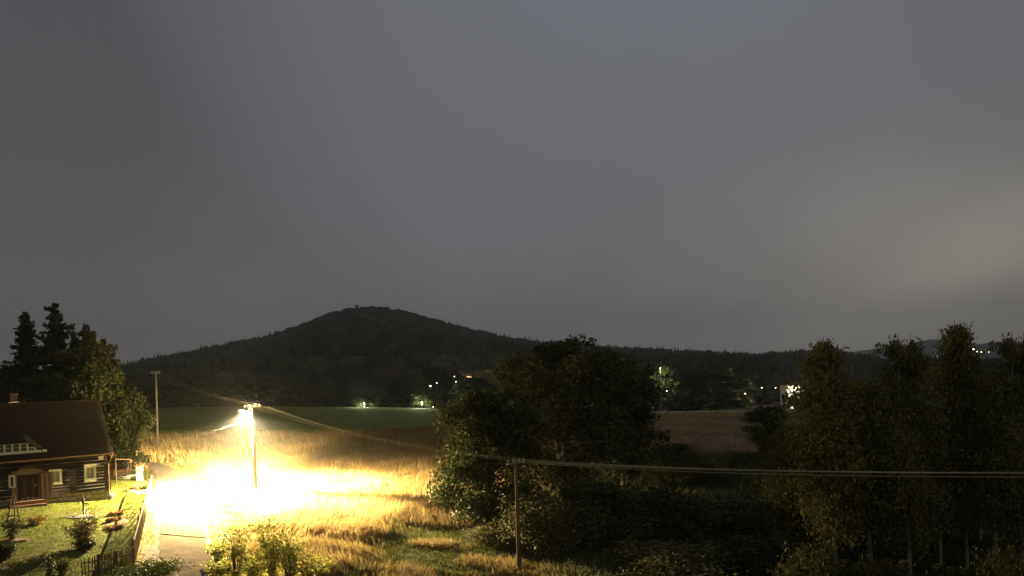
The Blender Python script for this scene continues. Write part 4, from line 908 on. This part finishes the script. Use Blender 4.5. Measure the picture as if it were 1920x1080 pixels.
def far_house(px, pyb, D, wpx, hpx, label, wall, rz=0, rooft=True, name='village_house', depth=8, group=None, lit=()):
    p = at(px, pyb, D); w_ = wpx * D / F; h_ = hpx * D / F; t = thing(name, label, 'house', p, rz, group)
    MB().box(-w_ / 2, w_ / 2, 0, depth, -6, h_).build('wall', M[wall], t)
    if rooft: m = MB(); m.v = [(-w_ / 2 - .3, -.4, h_), (w_ / 2 + .3, -.4, h_), (w_ / 2 + .3, depth + .4, h_), (-w_ / 2 - .3, depth + .4, h_), (-w_ / 2 - .3, depth / 2, h_ + depth * .45), (w_ / 2 + .3, depth / 2, h_ + depth * .45)]; m.f = [(0, 1, 5, 4), (2, 3, 4, 5), (0, 4, 3), (1, 2, 5), (0, 3, 2, 1)]; m.build('roof', M['roof'], t)
    else: MB().box(-w_ / 2 - .2, w_ / 2 + .2, -.3, depth + .2, h_ + .003, h_ + .25).build('roof', M['darkstone'], t)
    for (u, v, lw, lh_) in lit:
        f_ = MB().box(-w_ / 2 + u * w_ - lw / 2 - .1, -w_ / 2 + u * w_ + lw / 2 + .1, -.06, -.01, v * h_ - .1, v * h_ + lh_ + .1).build('window', M['white'], t)
        MB().box(-w_ / 2 + u * w_ - lw / 2, -w_ / 2 + u * w_ + lw / 2, -.09, -.062, v * h_, v * h_ + lh_).build('pane', M['litpane'], f_)
    return t
far_house(876, 715, 330, 22, 9, 'warmly lit gabled village house seen through leaves behind the green field', 'warmplaster', .1, depth=3.6, lit=((.3, .3, .8, .9), (.7, .3, .8, .9)))
plant_tree('far_b', 889, 704, 300, 22, 'field_tree', 'small tree partly hiding the warmly lit village house')
plant_tree('far_b', 871, 712, 305, 10, 'field_tree', 'thin tree just left in front of the warmly lit village house')
lamp_post(884, 711, 322, 'street lamp lighting the warm village house wall', 16000, (1, .66, .36), size=.3)
lamp_post(807, 724, 233, 'street lamp shining alone left of the warmly lit village house', 500, (1, .7, .5), True, .45)
lamp_post(819, 718, 234, 'weaker lamp right next to the lone street lamp behind the green field', 0, size=.3)
lamp_post(852, 706, 235, 'upper small lamp just left of the warmly lit village house', 0, size=.3); lamp_post(855, 716, 235, 'lower small lamp just left of the warmly lit village house', 0, size=.3)
lamp_post(683, 757, 225, 'low lamp in the lit shrubs behind the green field, nearest the dry meadow', 7000, (.95, 1, .6), size=.35); lamp_post(691, 764, 224, 'small white lamp beside the lit shrubs behind the green field', 0, size=.3)
lamp_post(791, 755, 220, 'low lamp in the lit shrubs behind the green field, below the lone street lamp', 8000, (.95, 1, .62), size=.35); lamp_post(812, 763, 222, 'faint lamp low behind the green field edge right of the lit shrubs', 120, (1, .9, .6), size=.25)
for (px, py, D, w_) in ((676, 744, 228, 30), (700, 752, 229, 24), (784, 736, 224, 28), (800, 742, 225, 26)):
    plant_tree('far_b' if w_ > 27 else 'far_a', px, py, D, w_, 'field_shrub', {676: 'bigger lit shrub behind the green field, nearest the dry meadow', 700: 'lower lit shrub right beside the one nearest the dry meadow', 784: 'tall lit shrub under the lone street lamp', 800: 'lit shrub next to the tall one under the lone street lamp'}[px], 'shrub', 'lit shrubs behind the green field')
far_house(1491, 735, 262, 30, 12, 'low white building, floodlit, with a flat top edge beyond the birches', 'plaster', -.05, False)
for _px, _lab in ((1474, 'shrub at the left foot of the floodlit white building'), (1489, 'shrub at the middle of the floodlit white building'), (1505, 'shrub at the right end of the floodlit white building')):
    plant_tree('far_b', _px, 733 + (_px % 3) * 2, 246, 20, 'valley_shrub', _lab, 'shrub')
lamp_post(1512, 729, 250, 'bright lamp at the right end of the floodlit white building', 26000, (1, .9, .66), True, .4)
for (px, py, lab) in ((1428, 727, 'faint lamp left of the floodlit white building, outer one'), (1454, 727, 'faint lamp left of the floodlit white building, inner one'), (1397, 738, 'lamp glinting through leaves at the right end of the broad round tree'), (1250, 733, 'small lamp glinting low in the trees left of the broad round tree')): lamp_post(px, py, 180 if px < 1300 else 186, lab, 0, size=.3)
lamp_post(1641, 731, 60, 'bright lamp shining through the birch leaves, left of the double-trunked birch', 0, size=.14, bright=True) if False else None
lamp_post(1641, 733, 240, 'bright lamp shining through the gap left of the double-trunked birch', 9000, (1, .95, .6), True, .6)
lamp_post(1659, 735, 240, 'smaller lamp right next to the one in the birch gap', 600, (1, .95, .6), False, .4)
lamp_post(1238, 690, 215, 'lamp hidden in the yellow-green lit treetop right of the tallest broad tree', 6000, (1, .95, .5), False, .2)
plant_tree('far_b', 1236, 688, 222, 60, 'valley_tree', 'tree with a yellow-green lit crown right of the tallest broad tree')
plant_tree('far_b', 790, 722, 240, 36, 'field_tree', 'tree lit green from below, under the lone street lamp')
# far town lights on the slope at the right
TG = 'street lamps of the town on the far slope'
for i, (px, py) in enumerate([(1769, 659), (1777, 660), (1721, 661), (1757, 668), (1765, 667), (1819, 660), (1821, 661), (1825, 655), (1832, 659), (1840, 660), (1854, 660), (1835, 669), (1884, 662), (1896, 670)]):
    lamp_post(px, py, 2300 + 30 * i, 'tiny street lamp of the town on the far slope behind the tallest birches', 0, size=2.2 if i not in (0, 7) else 3.2, bright=i in (0, 7), group=TG)['label'] = {0: 'brightest street lamp of the far town, left of the tallest birch top', 7: 'brightest street lamp of the far town, right of the tallest birch top'}.get(i, 'tiny faint street lamp of the town on the far slope behind the birches')
# left: pale house behind the spruces with yard lamps
far_house(-6, 762, 128, 52, 30, 'pale house wall glimpsed at the left border behind the chimney', 'plaster', .0, True, depth=8)
lamp_post(41, 728, 118, 'bright white yard lamp right of the cottage chimney, behind the spruces', 500, (1, .9, .8), True, .26)
lamp_post(32, 726, 120, 'smaller yard lamp just left of the bright one behind the chimney', 300, (1, .9, .8), False, .22); lamp_post(42, 747, 112, 'lowest tiny yard lamp under the bright one', 0, size=.12)
# ================================================================== HAZE
o = MB().box(-5200, 5200, -60, 7000, -75, 420).build('haze', M['wire']); o['kind'] = 'stuff'; o.data.materials.clear()
hm = bpy.data.materials.new('thin_night_haze'); hm.use_nodes = True; t = hm.node_tree; t.nodes.clear(); out = t.nodes.new('ShaderNodeOutputMaterial'); pv = t.nodes.new('ShaderNodeVolumePrincipled')
pv.inputs['Color'].default_value = (.9, .93, 1, 1); pv.inputs['Density'].default_value = 1.25e-4; pv.inputs['Anisotropy'].default_value = .2; t.links.new(pv.outputs[0], out.inputs['Volume']); o.data.materials.append(hm)
# ================================================================== added weak warm fill from the camera side, lifts the dark trees
sd = bpy.data.lights.new('fill_sun', 'SUN'); sd.energy = .11; sd.angle = math.radians(40); sd.color = (1, .84, .6); so = bpy.data.objects.new('fill_sun', sd); col.objects.link(so); so.rotation_euler = (math.radians(62), 0, math.radians(32))

# added thin vapour ellipsoid that widens the glow around the lamp
mb = MB(); mb.lathe([(.05, -1), (.38, -.92), (.71, -.71), (.92, -.38), (1, 0), (.92, .38), (.71, .71), (.38, .92), (.05, 1)], 24)
o = mb.build('glow_mist', M['wire']); o['kind'] = 'stuff'; o.data.materials.clear(); o.location = (lp.x + 4, lp.y + 8, lp.z - 3); o.scale = (46, 42, 17)
mm = hm.copy(); mm.name = 'glow_vapour'; mm.node_tree.nodes['Principled Volume'].inputs['Color'].default_value = (1, .96, .82, 1); mm.node_tree.nodes['Principled Volume'].inputs['Density'].default_value = 0.9e-4; o.data.materials.append(mm)
